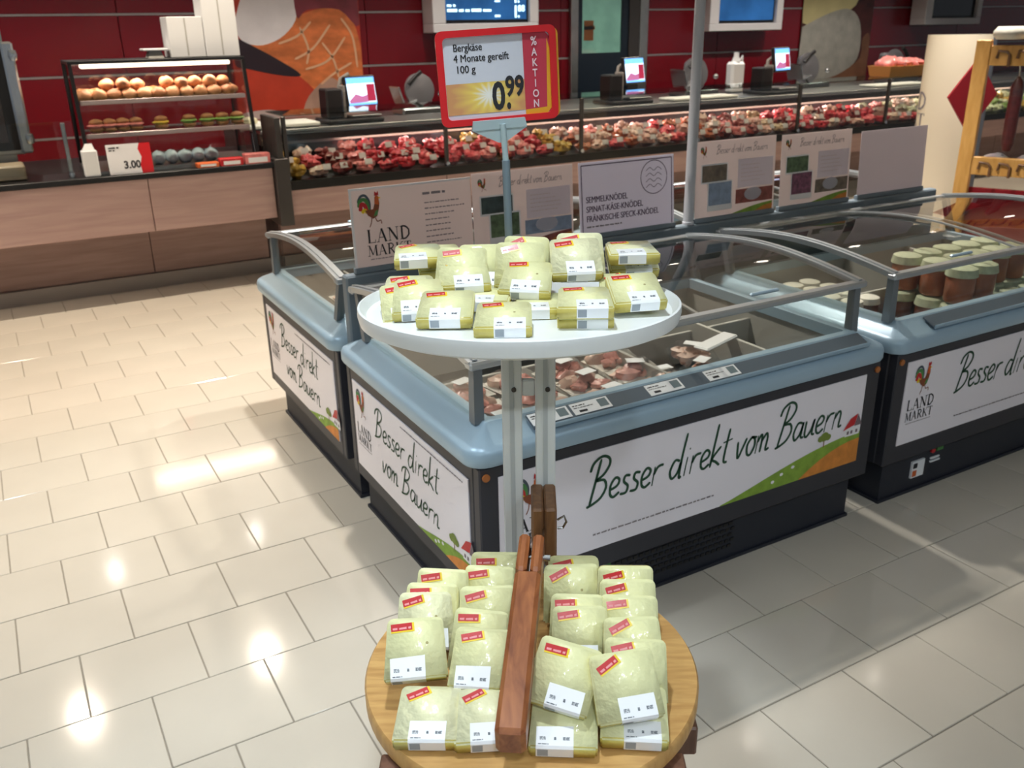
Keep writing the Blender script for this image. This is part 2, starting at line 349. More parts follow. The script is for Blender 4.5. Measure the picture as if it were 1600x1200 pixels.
for z0, z1 in rows:
    pme = MB().box(0, 2.392, -.012, .0119, z0, z1, .003).mesh('wall_panel', 'wall_red')
    for i in range(12):
        x0 = -5.9+2.4*i
        o = link('wall_panel', pme, wall); o.location = (x0, WY, 0)
for z0 in (.77, 1.30, 1.822, 2.36): MB().box(-6, 22, WY-.016, WY+.0119, z0+.002, z0+.02).build('joint_strip', 'strip', wall)
# ceiling spotlights
def lamp_proto(rec):
    t = thing('ceiling_spotlight', 'round deep-set ceiling spotlight over the freezers and aisles' if rec else 'round flush ceiling spotlight over the service counters', 'lamp', group='deep-set ceiling spotlights' if rec else 'flush ceiling spotlights')
    MB().lathe([(.075, 0), (.085, -.004), (.085, -.07 if rec else -.022), (.066, -.074 if rec else -.026), (.06, -.006)], 24).build('housing', 'white', t, 40)
    z = -.008 if rec else -.0215
    MB().lathe([(0.0, z), (.058, z), (.058, z+.0015)], 24).build('lens', mat('lamp_glow', '#fff4e4', emit=14), t)
    return t
lps = [lamp_proto(0), lamp_proto(1)]; seen = [0, 0]
ROWN = {6.1: 'above the counter fronts', 8.02: 'above the rear workbench', 3.45: 'above the freezers', 4.6: 'above the left aisle', -.8: 'behind the camera, added as panel fill', 2.2: 'left of the nearest freezer', 1.15: 'over the cheese stand'}
cnt = {}
for i, (x, y, wt, c, cone, rec) in enumerate(LAMPS):
    t = copy_tree(lps[rec]) if seen[rec] else lps[rec]; seen[rec] = 1; t.location = (x, y, CEIL)
    k = cnt[y] = cnt.get(y, -1)+1; t['label'] = '%s round ceiling spotlight from the left %s' % (ORD[k], ROWN[y])
    L = bpy.data.lights.new('spot', 'SPOT'); L.energy = wt; L.color = c; L.spot_size = R(cone); L.spot_blend = .5; L.shadow_soft_size = .055
    lo = bpy.data.objects.new('spot_light', L); COL.objects.link(lo); lo.location = (x, y, CEIL-(.08 if rec else .03))
# service door in the red wall
d = thing('door_1', 'dark blue service door with a tall window in the red wall', 'door', (6.2, WY-.02, 0)); d['kind'] = 'structure'
mb = MB()
for a, b in ((0, .1), (1.0, 1.12)): mb.box(a, b, -.06, .0, 0, 2.3, .006)
mb.box(.1, 1.0, -.06, 0, 2.2, 2.3); mb.build('door_frame', 'steel', d)
mat('door_blue', '#16222e', .4); mb = MB(); mb.box(.1, .17, -.03, 0, 0, 2.2).box(.74, .84, -.03, 0, 0, 2.2).box(.17, .74, -.03, 0, 0, 1.36).box(.17, .74, -.03, 0, 2.1, 2.2); mb.build('door_leaf', 'door_blue', d)
mat('room_glow', '#a8c8be', .4, emit=.25, var=.35, vscale=3); mb = MB().box(.17, .74, -.01, -.002, 1.36, 2.1); mb.build('lit_room_view', 'room_glow', d)
MB().box(.17, .74, -.024, -.018, 1.36, 2.1).build('pane', 'glass_green', d)
mb = MB().box(.205, .34, -.017, -.013, 1.5, 1.72).box(.205, .36, -.017, -.013, 1.62, 1.66); mb.build('orange_box_seen_inside', 'orange', d)
MB().cyl((.8, -.03, 1.05), (.8, -.09, 1.05), .01).box(.7, .81, -.1, -.085, 1.04, 1.06, .004).build('handle', 'chrome', d)
MB().box(.84, 1.0, -.05, 0, 0, 2.2, .004).build('side_panel', 'dark_metal', d)

# ---------------------------------------------------------------- the two-tier cheese stand
HEAD = R(-30.5)
ST = thing('display_stand', 'two-tier cheese display stand, round wooden disc below and white round tray above', 'display stand', (.570, .965, 0), HEAD)
dd = MB().lathe([(0, .742), (.246, .742), (.252, .746), (.252, .767), (.249, .7715), (0, .7715)], 72).build('lower_disc', 'wood_disc', ST, 40)
mb = MB()
for sx in (-1, 1):
    for sy in (-1, 1): MB().box(sx*.19-.02, sx*.19+.02, sy*.165-.02, sy*.165+.02, 0, .7405, .003).build('leg', 'wood_base', ST)
for s in (-1, 1):
    for i in range(5):
        z = .08+i*.13
        MB().box(-.169, .169, s*.165-.009, s*.165+.009, z, z+.122, .003).build('plank', 'wood_base', ST)
        MB().box(s*.19-.009, s*.19+.009, -.144, .144, z, z+.122, .003).build('plank', 'wood_base', ST)
MB().box(.211, .246, -.07, .09, .66, .712, .003).build('side_block', 'wood_base', ST)
MB().box(-.05, .05, .186, .43, .02, .08, .004).build('foot_beam', 'wood_base', ST)
for x in (-.029, .031):
    p = MB().box(x-.018, x+.018, .362, .398, .081, 1.196, .002).build('post', 'post_white', ST)
    MB().box(x-.004, x+.004, .3605, .3618, .3, 1.19).build('post_groove', mat('groove', '#b9bfc0', .5), p)
    MB().cyl((x+.004, .3615, 1.08), (x+.004, .358, 1.08), .0045, n=10).build('screw', 'dark_metal', p)
MB().box(-.0105, .0125, .366, .38, 1.065, 1.095, .002).build('post_bridge', 'post_white', ST)
TT = Matrix.Translation((-.014, .41, 1.23)) @ Matrix.Scale(1.02, 4, (1, 0, 0)) @ Matrix.Rotation(R(-3.5), 4, 'X')
prof = [(0, -.032), (.262, -.032), (.274, -.026), (.2775, -.012), (.2765, 0.0), (.273, .001), (.268, -.006), (.262, -.0135), (0, -.0145)]
MB().lathe(prof, 80, M=TT).build('upper_tray', 'tray_white', ST, 35)
MB().box(-.06, .06, .33, .43, 1.185, 1.197).build('tray_bracket', 'post_white', ST)
a, b = Vector((.004, .11, .939)), Vector((-.0275, -.25, .874)); ax = (a-b).normalized(); sd = ax.cross(Vector((0, 0, 1))).normalized(); upv = sd.cross(ax)
MA = Matrix((sd, ax, upv)).transposed().to_4x4(); MA.translation = b; Ln = (a-b).length
arm = MB(); arm.box(-.0195, .0195, 0, Ln-.081, -.047, 0, .006, MA); arm.box(-.0195, -.0025, Ln-.0812, Ln, -.047, 0, .005, MA); arm.box(.0025, .0195, Ln-.0812, Ln, -.047, 0, .005, MA)
ao = arm.build('wooden_arm', 'wood_arm', ST)
MB().cyl(MA @ Vector((.019, Ln-.03, -.025)), MA @ Vector((.03, Ln-.03, -.025)), .005).cyl(MA @ Vector((-.02, Ln-.03, -.025)), MA @ Vector((.02, Ln-.03, -.025)), .003).build('bolt', 'chrome', ao)
MB().tube([MA @ Vector((0, Ln-.03, -.025)), MA @ Vector((0, Ln+.01, -.03)), (.02, .2, .86), (.026, .275, .85)], .0024, 6).build('hinge_rod', 'chrome', ST)
for x in (.0145, .0375): MB().box(x-.011, x+.011, .262, .36, .775, .893, .004).build('hinge_block', 'wood_block', ST)
MB().tube([(.05, .28, .862), (.062, .28, .87), (.066, .28, .858), (.06, .28, .846), (.05, .28, .845)], .0022).build('ring', 'chrome', ST)

# cheese packs: a thick cut of mountain cheese in film, promo sticker and white price label folded over the front edge
mat('cheese', '#ebebb6', .42, coat=.75, coatr=.12, var=.05, vscale=14, bump=.25, bscale=55)
mat('cheese_shiny', '#efeec4', .32, coat=1, coatr=.05, var=.05, vscale=14, bump=.5, bscale=38)
mat('rind', '#d2c468', .45, coat=.7, coatr=.12, var=.1, vscale=20, bump=.25, bscale=50)
mat('sticker_red', '#c62129', .35, coat=.6); mat('sticker_yellow', '#f4d42a', .35, coat=.6); mat('sticker_text', '#eb9aa0', .5)
mat('label_white', '#f1f4f8', .4, coat=.4); mat('label_print', '#5c6570', .6); mat('barcode', '#9aa3ad', .6)
PW, PH, PT = .092, .092, .022
def pack_body(seed, shiny):
    rnd = random.Random(seed); bm = bmesh.new()
    tw, rw = PW*rnd.uniform(.87, .97), rnd.uniform(-.003, .003)
    pts = [(-PW/2, 0), (PW/2, 0), (tw/2+rw, PH-rnd.uniform(0, .006)), (-tw/2+rw, PH-rnd.uniform(0, .004))]
    lo = [bm.verts.new((x*.985, y, 0)) for x, y in pts]; hi = [bm.verts.new((x, y, PT)) for x, y in pts]
    bm.faces.new(lo[::-1]); bm.faces.new(hi)
    for i in range(4): bm.faces.new((lo[i], lo[(i+1) % 4], hi[(i+1) % 4], hi[i]))
    bmesh.ops.bevel(bm, geom=[e for e in bm.edges if abs(e.verts[0].co.z-e.verts[1].co.z) > .01 and e.verts[0].co.y > .05], offset=.009, segments=3, affect='EDGES', profile=.5)
    bmesh.ops.bevel(bm, geom=[e for e in bm.edges if e.is_manifold and e.calc_face_angle(0) > .6], offset=.0028, segments=2, affect='EDGES')
    bmesh.ops.recalc_face_normals(bm, faces=bm.faces)
    for f in bm.faces:
        f.smooth = True; f.material_index = 1 if (abs(f.normal.z) < .7) else 0
    me = bpy.data.meshes.new('cheese_block'); bm.to_mesh(me); bm.free()
    me.materials.append(MATS['cheese_shiny' if shiny else 'cheese']); me.materials.append(MATS['rind'])
    return me
BODY = {(s, sh): pack_body(s, sh) for s in range(4) for sh in (0, 1)}
FACE = PL((0, 0, PT), (1, 0, 0), (0, 1, 0))
def sticker_me(ang):
    c, s = math.cos(R(ang)), math.sin(R(ang)); pl = PL((-.017, .075, PT+.0003), (c, s, 0), (-s, c, 0)); m_ = MB()
    m_.prism(pl, [(-.0165, -.0068), (.0175, -.0068), (.0175, .0062), (-.0165, .0062)], -.0002, .0003); m_.k = 1
    m_.poly(pl, [(-.0165, -.0045), (.0145, -.0045), (.0145, .0062), (-.0165, .0062)], .0006); m_.k = 2
    squiggle(m_, pl, -.014, .0125, -.0026, .0036, random.Random(3), .0008)
    return m_.mesh('promo_sticker', ['sticker_yellow', 'sticker_red', 'sticker_text'])
STK = [sticker_me(a) for a in (2, 14, 27, 8)]
def label_me(dx, rot, wrap):
    c, s = math.cos(R(rot)), math.sin(R(rot)); m_ = MB(); x0, x1, t = dx-.024, dx+.026, .031
    q = lambda x, y, z: (x, y, z)
    m_.add([q(x0, .0025, PT+.0006), q(x1, .0025, PT+.0006), q(x1, t+s*.05, PT+.0006), q(x0, t, PT+.0006)], [(0, 1, 2, 3)])
    if wrap:
        m_.add([q(x0, .0025, PT+.0006), q(x1, .0025, PT+.0006), q(x1, -.0008, PT-.0025), q(x0, -.0008, PT-.0025), q(x1, -.0008, .003), q(x0, -.0008, .003)], [(1, 0, 3, 2), (2, 3, 5, 4)])
        m_.k = 2; m_.add([q(x0+.002, -.0012, PT-.004), q(x0+.016, -.0012, PT-.004), q(x0+.016, -.0012, .005), q(x0+.002, -.0012, .005)], [(0, 3, 2, 1)])
    m_.k = 1
    for kx, wd, hh in ((.005, .008, .005), (.024, .003, .004), (.036, .009, .0045)):
        for j in range(3):
            squiggle(m_, FACE, x0+kx, x0+kx+wd, .011+j*.0018*hh/.005, .0012, random.Random(j+int(kx*999)), .0010)
    squiggle(m_, FACE, x0+.003, x0+.017, .004, .0016, random.Random(9), .0010)
    return m_.mesh('price_label', ['label_white', 'label_print', 'barcode'])
LBL = [label_me(0, 0, 1), label_me(-.006, 1.5, 1), label_me(.006, -1.5, 1), label_me(-.012, 2, 1), label_me(.01, 0, 1)]
mat('hole', '#a8a06a', .6)
HOLE = MB().lathe([(0, -.001), (.0016, 0), (.0022, .0003)], 10, (.018, .05, PT)).mesh('hole', 'hole')
TRAY_PACKS = [
(0.587,1.257,1.226,0,14,0,'cheese pack at the front left rim of the white tray, straight-set label'),
(0.643,1.164,1.226,-2,10,2,'frontmost cheese pack on the white tray, above the two white posts'),
(0.775,1.131,1.244,-1,6,0,'cheese pack lying on another at the front right of the white tray'),
(0.783,1.142,1.221,-2,2,0,'flat cheese pack underneath the front right pack of the white tray'),
(0.577,1.331,1.221,8,24,0,'cheese pack behind the front left one, its white label cut off by it'),
(0.580,1.388,1.220,2,18,0,'upright-leaning cheese pack tucked behind the left side of the white tray'),
(0.568,1.351,1.205,14,28,0,'cheese pack showing only a slim edge at the far left of the white tray'),
(0.675,1.353,1.246,3,20,4,'cheese pack on the second layer of the white tray, left of the middle pack'),
(0.679,1.378,1.241,0,38,0,'cheese pack leaning behind the second layer left of the sign pole'),
(0.735,1.404,1.230,2,46,0,'rear cheese pack on the white tray left of the sign pole, corner showing'),
(0.639,1.460,1.274,10,4,0,'cheese pack lying level at the back left of the white tray, rind side forward'),
(0.694,1.477,1.243,16,20,0,'topmost wedge-edged cheese pack at the back left of the white tray'),
(0.755,1.289,1.239,-3,22,-4,'middle cheese pack of the white tray, label folded over its front edge'),
(0.775,1.336,1.242,0,44,0,'cheese pack leaning behind the middle pack, tilted red sticker at its corner'),
(0.810,1.376,1.238,-2,52,0,'rearmost cheese pack in the middle of the white tray, only the top edge showing'),
(0.860,1.283,1.258,2,30,2,'shiny cheese pack glaring white in the lamp light, right of the middle'),
(0.892,1.321,1.244,0,52,0,'cheese pack standing behind the shiny glaring pack'),
(0.902,1.154,1.229,6,18,3,'cheese pack at the right rim of the white tray with wide bare side'),
(0.904,1.193,1.218,2,20,0,'cheese pack half hidden behind the right rim pack, red sticker corner showing'),
(0.971,1.263,1.277,4,2,0,'cheese pack lying level at the back right of the white tray, rind side forward'),
(0.996,1.296,1.240,6,20,0,'cheese pack lying on top at the back right of the white tray'),
(0.753,1.229,1.220,3,1,0,'flat cheese pack under the middle pack, short edge peeking out'),
(0.677,1.298,1.228,-4,2,0,'flat cheese pack wedged between the front packs of the white tray'),
]
DISC_PACKS = [
(0.358,0.885,0.773,-2,12,1,'cheese pack at the front left of the wooden disc, sticker near its right edge'),
(0.429,0.840,0.773,2,12,2,'shiny cheese pack at the front of the wooden disc beside the wooden arm'),
(0.509,0.781,0.773,-2,12,-1,'frontmost cheese pack of the wooden disc right of the arm, no sticker showing'),
(0.598,0.743,0.773,-2,10,-2,'cheese pack at the front right rim of the wooden disc, mostly covered'),
(0.390,0.983,0.803,3,36,3,'leaning cheese pack in the left column of the wooden disc, fully visible'),
(0.461,0.924,0.795,-3,31,-2,'leaning cheese pack left of the wooden arm, its label cut off by the arm'),
(0.522,0.825,0.812,-2,38,-16,'askew cheese pack tilted to the right, beside the wooden arm'),
(0.603,0.759,0.805,3,40,7,'askew cheese pack tilted to the left, at the right rim of the wooden disc'),
(0.443,1.069,0.777,2,44,2,'shiny second cheese pack of the left column on the wooden disc'),
(0.462,1.090,0.776,0,52,0,'third cheese pack of the left column, only a rim of it showing'),
(0.495,1.120,0.776,-1,56,0,'last cheese pack of the left column, farthest from the camera'),
(0.491,0.988,0.777,-2,48,-2,'second cheese pack of the column left of the wooden arm'),
(0.532,1.033,0.776,0,50,1,'third cheese pack of the column left of the wooden arm'),
(0.564,1.087,0.776,-1,54,0,'fourth cheese pack of the column left of the wooden arm'),
(0.593,1.115,0.776,-2,58,0,'last cheese pack of the column left of the wooden arm, near the white posts'),
(0.628,0.916,0.776,0,46,0,'upright-leaning cheese pack right of the wooden arm, label half hidden below'),
(0.643,0.947,0.776,1,54,0,'second leaning cheese pack right of the wooden arm, just its top and sticker showing'),
(0.678,1.018,0.776,2,54,0,'third leaning cheese pack right of the wooden arm'),
(0.699,1.043,0.776,-1,60,0,'last cheese pack right of the wooden arm, against the dark freezer base'),
(0.649,0.810,0.776,-2,44,-1,'cheese pack behind the askew one in the right column'),
(0.679,0.852,0.777,0,48,1,'third cheese pack of the right column on the wooden disc'),
(0.706,0.902,0.776,-1,50,-1,'fourth cheese pack of the right column on the wooden disc'),
(0.732,0.939,0.776,0,56,0,'fifth cheese pack of the right column on the wooden disc'),
(0.751,0.974,0.776,-1,62,0,'last cheese pack of the right column, farthest from the camera'),
]
def cheese(i, p, shiny, group):
    x, y, z, yaw, tilt, roll, lab = p; rnd = random.Random(i*7+len(group))
    M = Matrix.Translation((x, y, z)) @ Matrix.Rotation(HEAD+R(yaw), 4, 'Z') @ Matrix.Rotation(R(tilt), 4, 'X') @ Matrix.Rotation(R(roll), 4, 'Z')
    t = thing('cheese_pack', lab, 'cheese', group=group, M=M)
    link('cheese_block', BODY[(rnd.randrange(4), shiny)], t); link('promo_sticker', STK[rnd.choice((0, 1, 1, 2, 3))], t); link('price_label', LBL[rnd.randrange(5)], t)
    if rnd.random() < .4: link('hole', HOLE, t)
for i, p in enumerate(TRAY_PACKS): cheese(i, p, int(i in (15, 16, 19, 20, 5)), 'cheese packs on the white tray')
for i, p in enumerate(DISC_PACKS): cheese(i, p, int(i in (0, 1, 8)), 'cheese packs on the wooden disc')

# price sign on its pole, clipped to the tray
SG = thing('price_sign', 'red-framed cheese price sign 0.99 on a grey pole above the white tray', 'sign', M=Matrix.Translation((.570, .965, 0)) @ Matrix.Rotation(HEAD, 4, 'Z') @ Matrix.Translation((-.032, .535, 0)) @ Matrix.Scale(1.0,4))
MB().lathe([(.0, 1.2145), (.024, 1.2145), (.024, 1.2185), (.007, 1.223), (.006, 1.23)], 20).build('pole_foot', 'chrome', SG, 40)
mat('pole_grey', '#71818d', .45); mat('holder', '#a9bcc2', .4)
MB().tube([(0, 0, 1.222), (0, 0, 1.3), (-.003, 0, 1.455)], .0075, 12).build('lower_pole', 'pole_grey', SG, 40)
MB().tube([(-.003, 0, 1.45), (-.0075, 0, 1.518)], .0055, 12).build('upper_pole', 'holder', SG, 40)
MS = Matrix.Translation((-.0145, .012, 1.598)) @ Matrix.Rotation(R(15), 4, 'Z') @ Matrix.Rotation(R(-2.6), 4, 'Y')
def splane(h): return PL(MS @ Vector((0, -h, 0)), MS.to_3x3() @ Vector((1, 0, 0)), MS.to_3x3() @ Vector((0, 0, 1)))
sp = splane(0)
mb = MB(); mb.prism(sp, [(-.055, -.088), (.045, -.088), (.042, -.072), (-.052, -.072)], .004, .012); mb.prism(sp, [(-.008, -.112), (.004, -.112), (.045, -.088), (-.055, -.088)], .004, .011); mb.build('holder_clip', 'holder', SG)
fr = MB(); o = rrect(-.107, .107, -.079, .079, .012); i_ = rrect(-.095, .095, -.068, .068, .008); n = len(o)
for h0, h1 in ((0, .005),):
    vs = [sp(x, y, h0) for x, y in o]+[sp(x, y, h1) for x, y in o]+[sp(x, y, h1) for x, y in i_]+[sp(x, y, h0) for x, y in i_]
    fr.add(vs, [(k*n+i, k*n+(i+1) % n, (k+1) % 4*n+(i+1) % n, (k+1) % 4*n+i) for k in range(4) for i in range(n)])
mat('sign_red', '#d81f26', .35, coat=.3); fr.build('sign_frame', 'sign_red', SG)
mat('sign_yellow', '#e6a92c', .45); MB().prism(sp, rrect(-.1, .112, -.077, .075, .012), -.004, -.0005).build('rear_frame', 'sign_yellow', SG)
card = MB(); card.prism(sp, i_, .0002, .0012); co = card.build('price_card', mat('card', '#d3d6e2', .5), SG)
mb = MB(); mb.poly(sp, [(.047, -.068), (.095, -.066), (.095, .06), (.088, .068), (.047, .068)], .0016); mb.k = 1
mb.poly(sp, [(.047, -.068), (.088, -.068), (.095, -.06), (.095, .04), (.0905, .058), (.087, -.058), (.047, -.06)], .002); mb.k = 2
for i, ch in enumerate('%AKTION'): text(mb, sp, ch, .067+.004*(0), .047-.0173*i, .0205 if i == 0 else .018, .0026, 'CENTER', .02, .8)
mb.build('aktion_band', [mat('band_red', '#c43a4e', .45), 'sign_yellow', mat('band_text', '#f0d5dc', .5)], co)
def burst_mat():
    m = bpy.data.materials.new('burst'); m.use_nodes = True; nt = m.node_tree; b = nt.nodes['Principled BSDF']; N = nt.nodes.new; K = nt.links.new
    g = N('ShaderNodeAttribute'); g.attribute_name = 'uvp'; wv = N('ShaderNodeTexGradient'); wv.gradient_type = 'RADIAL'; K(g.outputs['Vector'], wv.inputs[0])
    mu = N('ShaderNodeMath'); mu.operation = 'MULTIPLY'; mu.inputs[1].default_value = 90; K(wv.outputs[0], mu.inputs[0])
    sn = N('ShaderNodeMath'); sn.operation = 'SINE'; K(mu.outputs[0], sn.inputs[0])
    ln = N('ShaderNodeVectorMath'); ln.operation = 'LENGTH'; K(g.outputs['Vector'], ln.inputs[0])
    ma = N('ShaderNodeMath'); ma.operation = 'MULTIPLY_ADD'; ma.inputs[1].default_value = .08; K(sn.outputs[0], ma.inputs[0]); K(ln.outputs['Value'], ma.inputs[2])
    rp = N('ShaderNodeValToRGB'); e = rp.color_ramp.elements; e[0].position = .12; e[0].color = lin('#f2f0e8'); e[1].position = .95; e[1].color = lin('#d39a68')
    q = e.new(.4); q.color = lin('#eed268'); K(ma.outputs[0], rp.inputs[0]); K(rp.outputs[0], b.inputs['Base Color']); b.inputs['Roughness'].default_value = .5
    MATS['burst'] = m
burst_mat()
mb = MB(); nx, ny = 12, 6
vs = [(-.094+.141*i/nx, -.06+.052*j/ny) for j in range(ny+1) for i in range(nx+1)]
mb.add([sp(x, y, .0016) for x, y in vs], [(j*(nx+1)+i, j*(nx+1)+i+1, (j+1)*(nx+1)+i+1, (j+1)*(nx+1)+i) for j in range(ny) for i in range(nx)])
bo = mb.build('sunburst_print', 'burst', co); at = bo.data.attributes.new('uvp', 'FLOAT_VECTOR', 'POINT')
for i, (x, y) in enumerate(vs): at.data[i].vector = ((x+.018)/.07, (y+.03)/.05, 0)
for nm, args, kw in (('product_line', ('Bergkäse', -.077, .045, .0175, .0016), dict(bold=.005, width=.05)), ('product_line', ('4 Monate gereift', -.077, .0275, .0175, .0016), dict(bold=.005, width=.098)), ('product_line', ('100 g', -.075, .0095, .0175, .0016), dict(bold=.005, width=.032)),
    ('price_figure', ('0', -.013, -.0545, .064, .0022), dict(bold=.03, width=.0235)), ('price_point', ('.', .0125, -.054, .06, .0022), dict(bold=.04, width=.0075)), ('price_cents', ('99', .0115, -.034, .047, .0022), dict(bold=.03, width=.034))):
    mb = MB()
    if nm == 'product_line':
        kw.pop('bold')
        for e in (-.0003, 0, .0003): text(mb, sp, args[0], args[1]+e, *args[2:4], args[4]+e*.3, **kw)
    else: text(mb, sp, *args, **kw)
    mb.build(nm, 'ink', co)

# ---------------------------------------------------------------- island freezers
FL, FD = 1.60, 1.03
def ring_loft(mb, levels, L, D, rad, seg=5):
    rings = []
    for off, z in levels: rings.append([(x, y, z) for x, y in rrect(off, L-off, off, D-off, max(rad-off, .012), seg)])
    n = len(rings[0]); vs = [p for r_ in rings for p in r_]
    mb.add(vs, [(k*n+i, k*n+(i+1) % n, (k+1)*n+(i+1) % n, (k+1)*n+i) for k in range(len(rings)-1) for i in range(n)])
def arch(t): return .105+(.995-.105)*t, .852+.045*math.sin(math.pi*t)-.004*t
def arch_bar(mb, x0, x1, th, dz=0, n=16):
    vs = []
    for i in range(n+1):
        y, z = arch(i/n); vs += [(x0, y, z+dz), (x1, y, z+dz), (x1, y, z+dz+th), (x0, y, z+dz+th)]
    fs = [(4*i+a, 4*i+(a+1) % 4, 4*i+4+(a+1) % 4, 4*i+4+a) for i in range(n) for a in range(4)]+[(0, 1, 2, 3), (4*n+3, 4*n+2, 4*n+1, 4*n)]
    mb.add(vs, fs)
def landscape(parent, pl, x0, x1, y0, ht):
    w_ = x1-x0; N = 14; hill = lambda t: y0+ht*(.02+.98*math.sin(t*1.5)**1.15)
    mb = MB(); mb.poly(pl, [(x0, y0)]+[(x1, y0)]+[(x0+w_*(1-i/N), hill(1-i/N)) for i in range(N+1)], .0006); mb.k = 1
    mb.poly(pl, [(x0+w_*.55, y0), (x1, y0), (x1, y0+ht*.78)]+[(x0+w_*(1-.45*i/6), y0+ht*.78*(1-(i/6)**2)) for i in range(1, 6)], .001); mb.k = 2
    for cx, cy in ((.42, .38), (.36, .22), (.5, .5)): mb.poly(pl, ell(x0+w_*cx, y0+ht*cy, .008, .006, 8), .0012)
    h = mb.build('hill_print', ['leaf', 'field', 'paper'], parent)
    tx, ty = x0+w_*.72, hill(.72)
    mb = MB(); bar(mb, pl, (tx, ty-.004), (tx, ty+.022), .004, .0010); mb.k = 1
    for a, b, r in ((0, .034, .02), (-.017, .03, .014), (.017, .029, .014)): mb.poly(pl, ell(tx+a, ty+b, r, r*.85, 12), .0012+r*.01)
    mb.build('tree_print', ['brown', mat('tree_green', '#7a8d3a', .6)], parent)
    hx, hy = x0+w_*.88, hill(.88)-.004
    mb = MB(); mb.poly(pl, [(hx, hy), (hx+.07, hy), (hx+.07, hy+.035), (hx, hy+.03)], .0012); mb.k = 1
    mb.poly(pl, [(hx-.012, hy+.026), (hx+.042, hy+.038), (hx+.055, hy+.078), (hx+.02, hy+.066)], .0016); mb.k = 2
    mb.poly(pl, [(hx+.042, hy+.034), (hx+.078, hy+.034), (hx+.057, hy+.076)], .0018)
    for a in (.008, .026, .05): mb.poly(pl, [(hx+a, hy+.008), (hx+a+.01, hy+.008), (hx+a+.01, hy+.02), (hx+a, hy+.02)], .0018)
    mb.build('farmhouse_print', ['paper', 'red', mat('gable', '#7b6a70', .6)], parent)
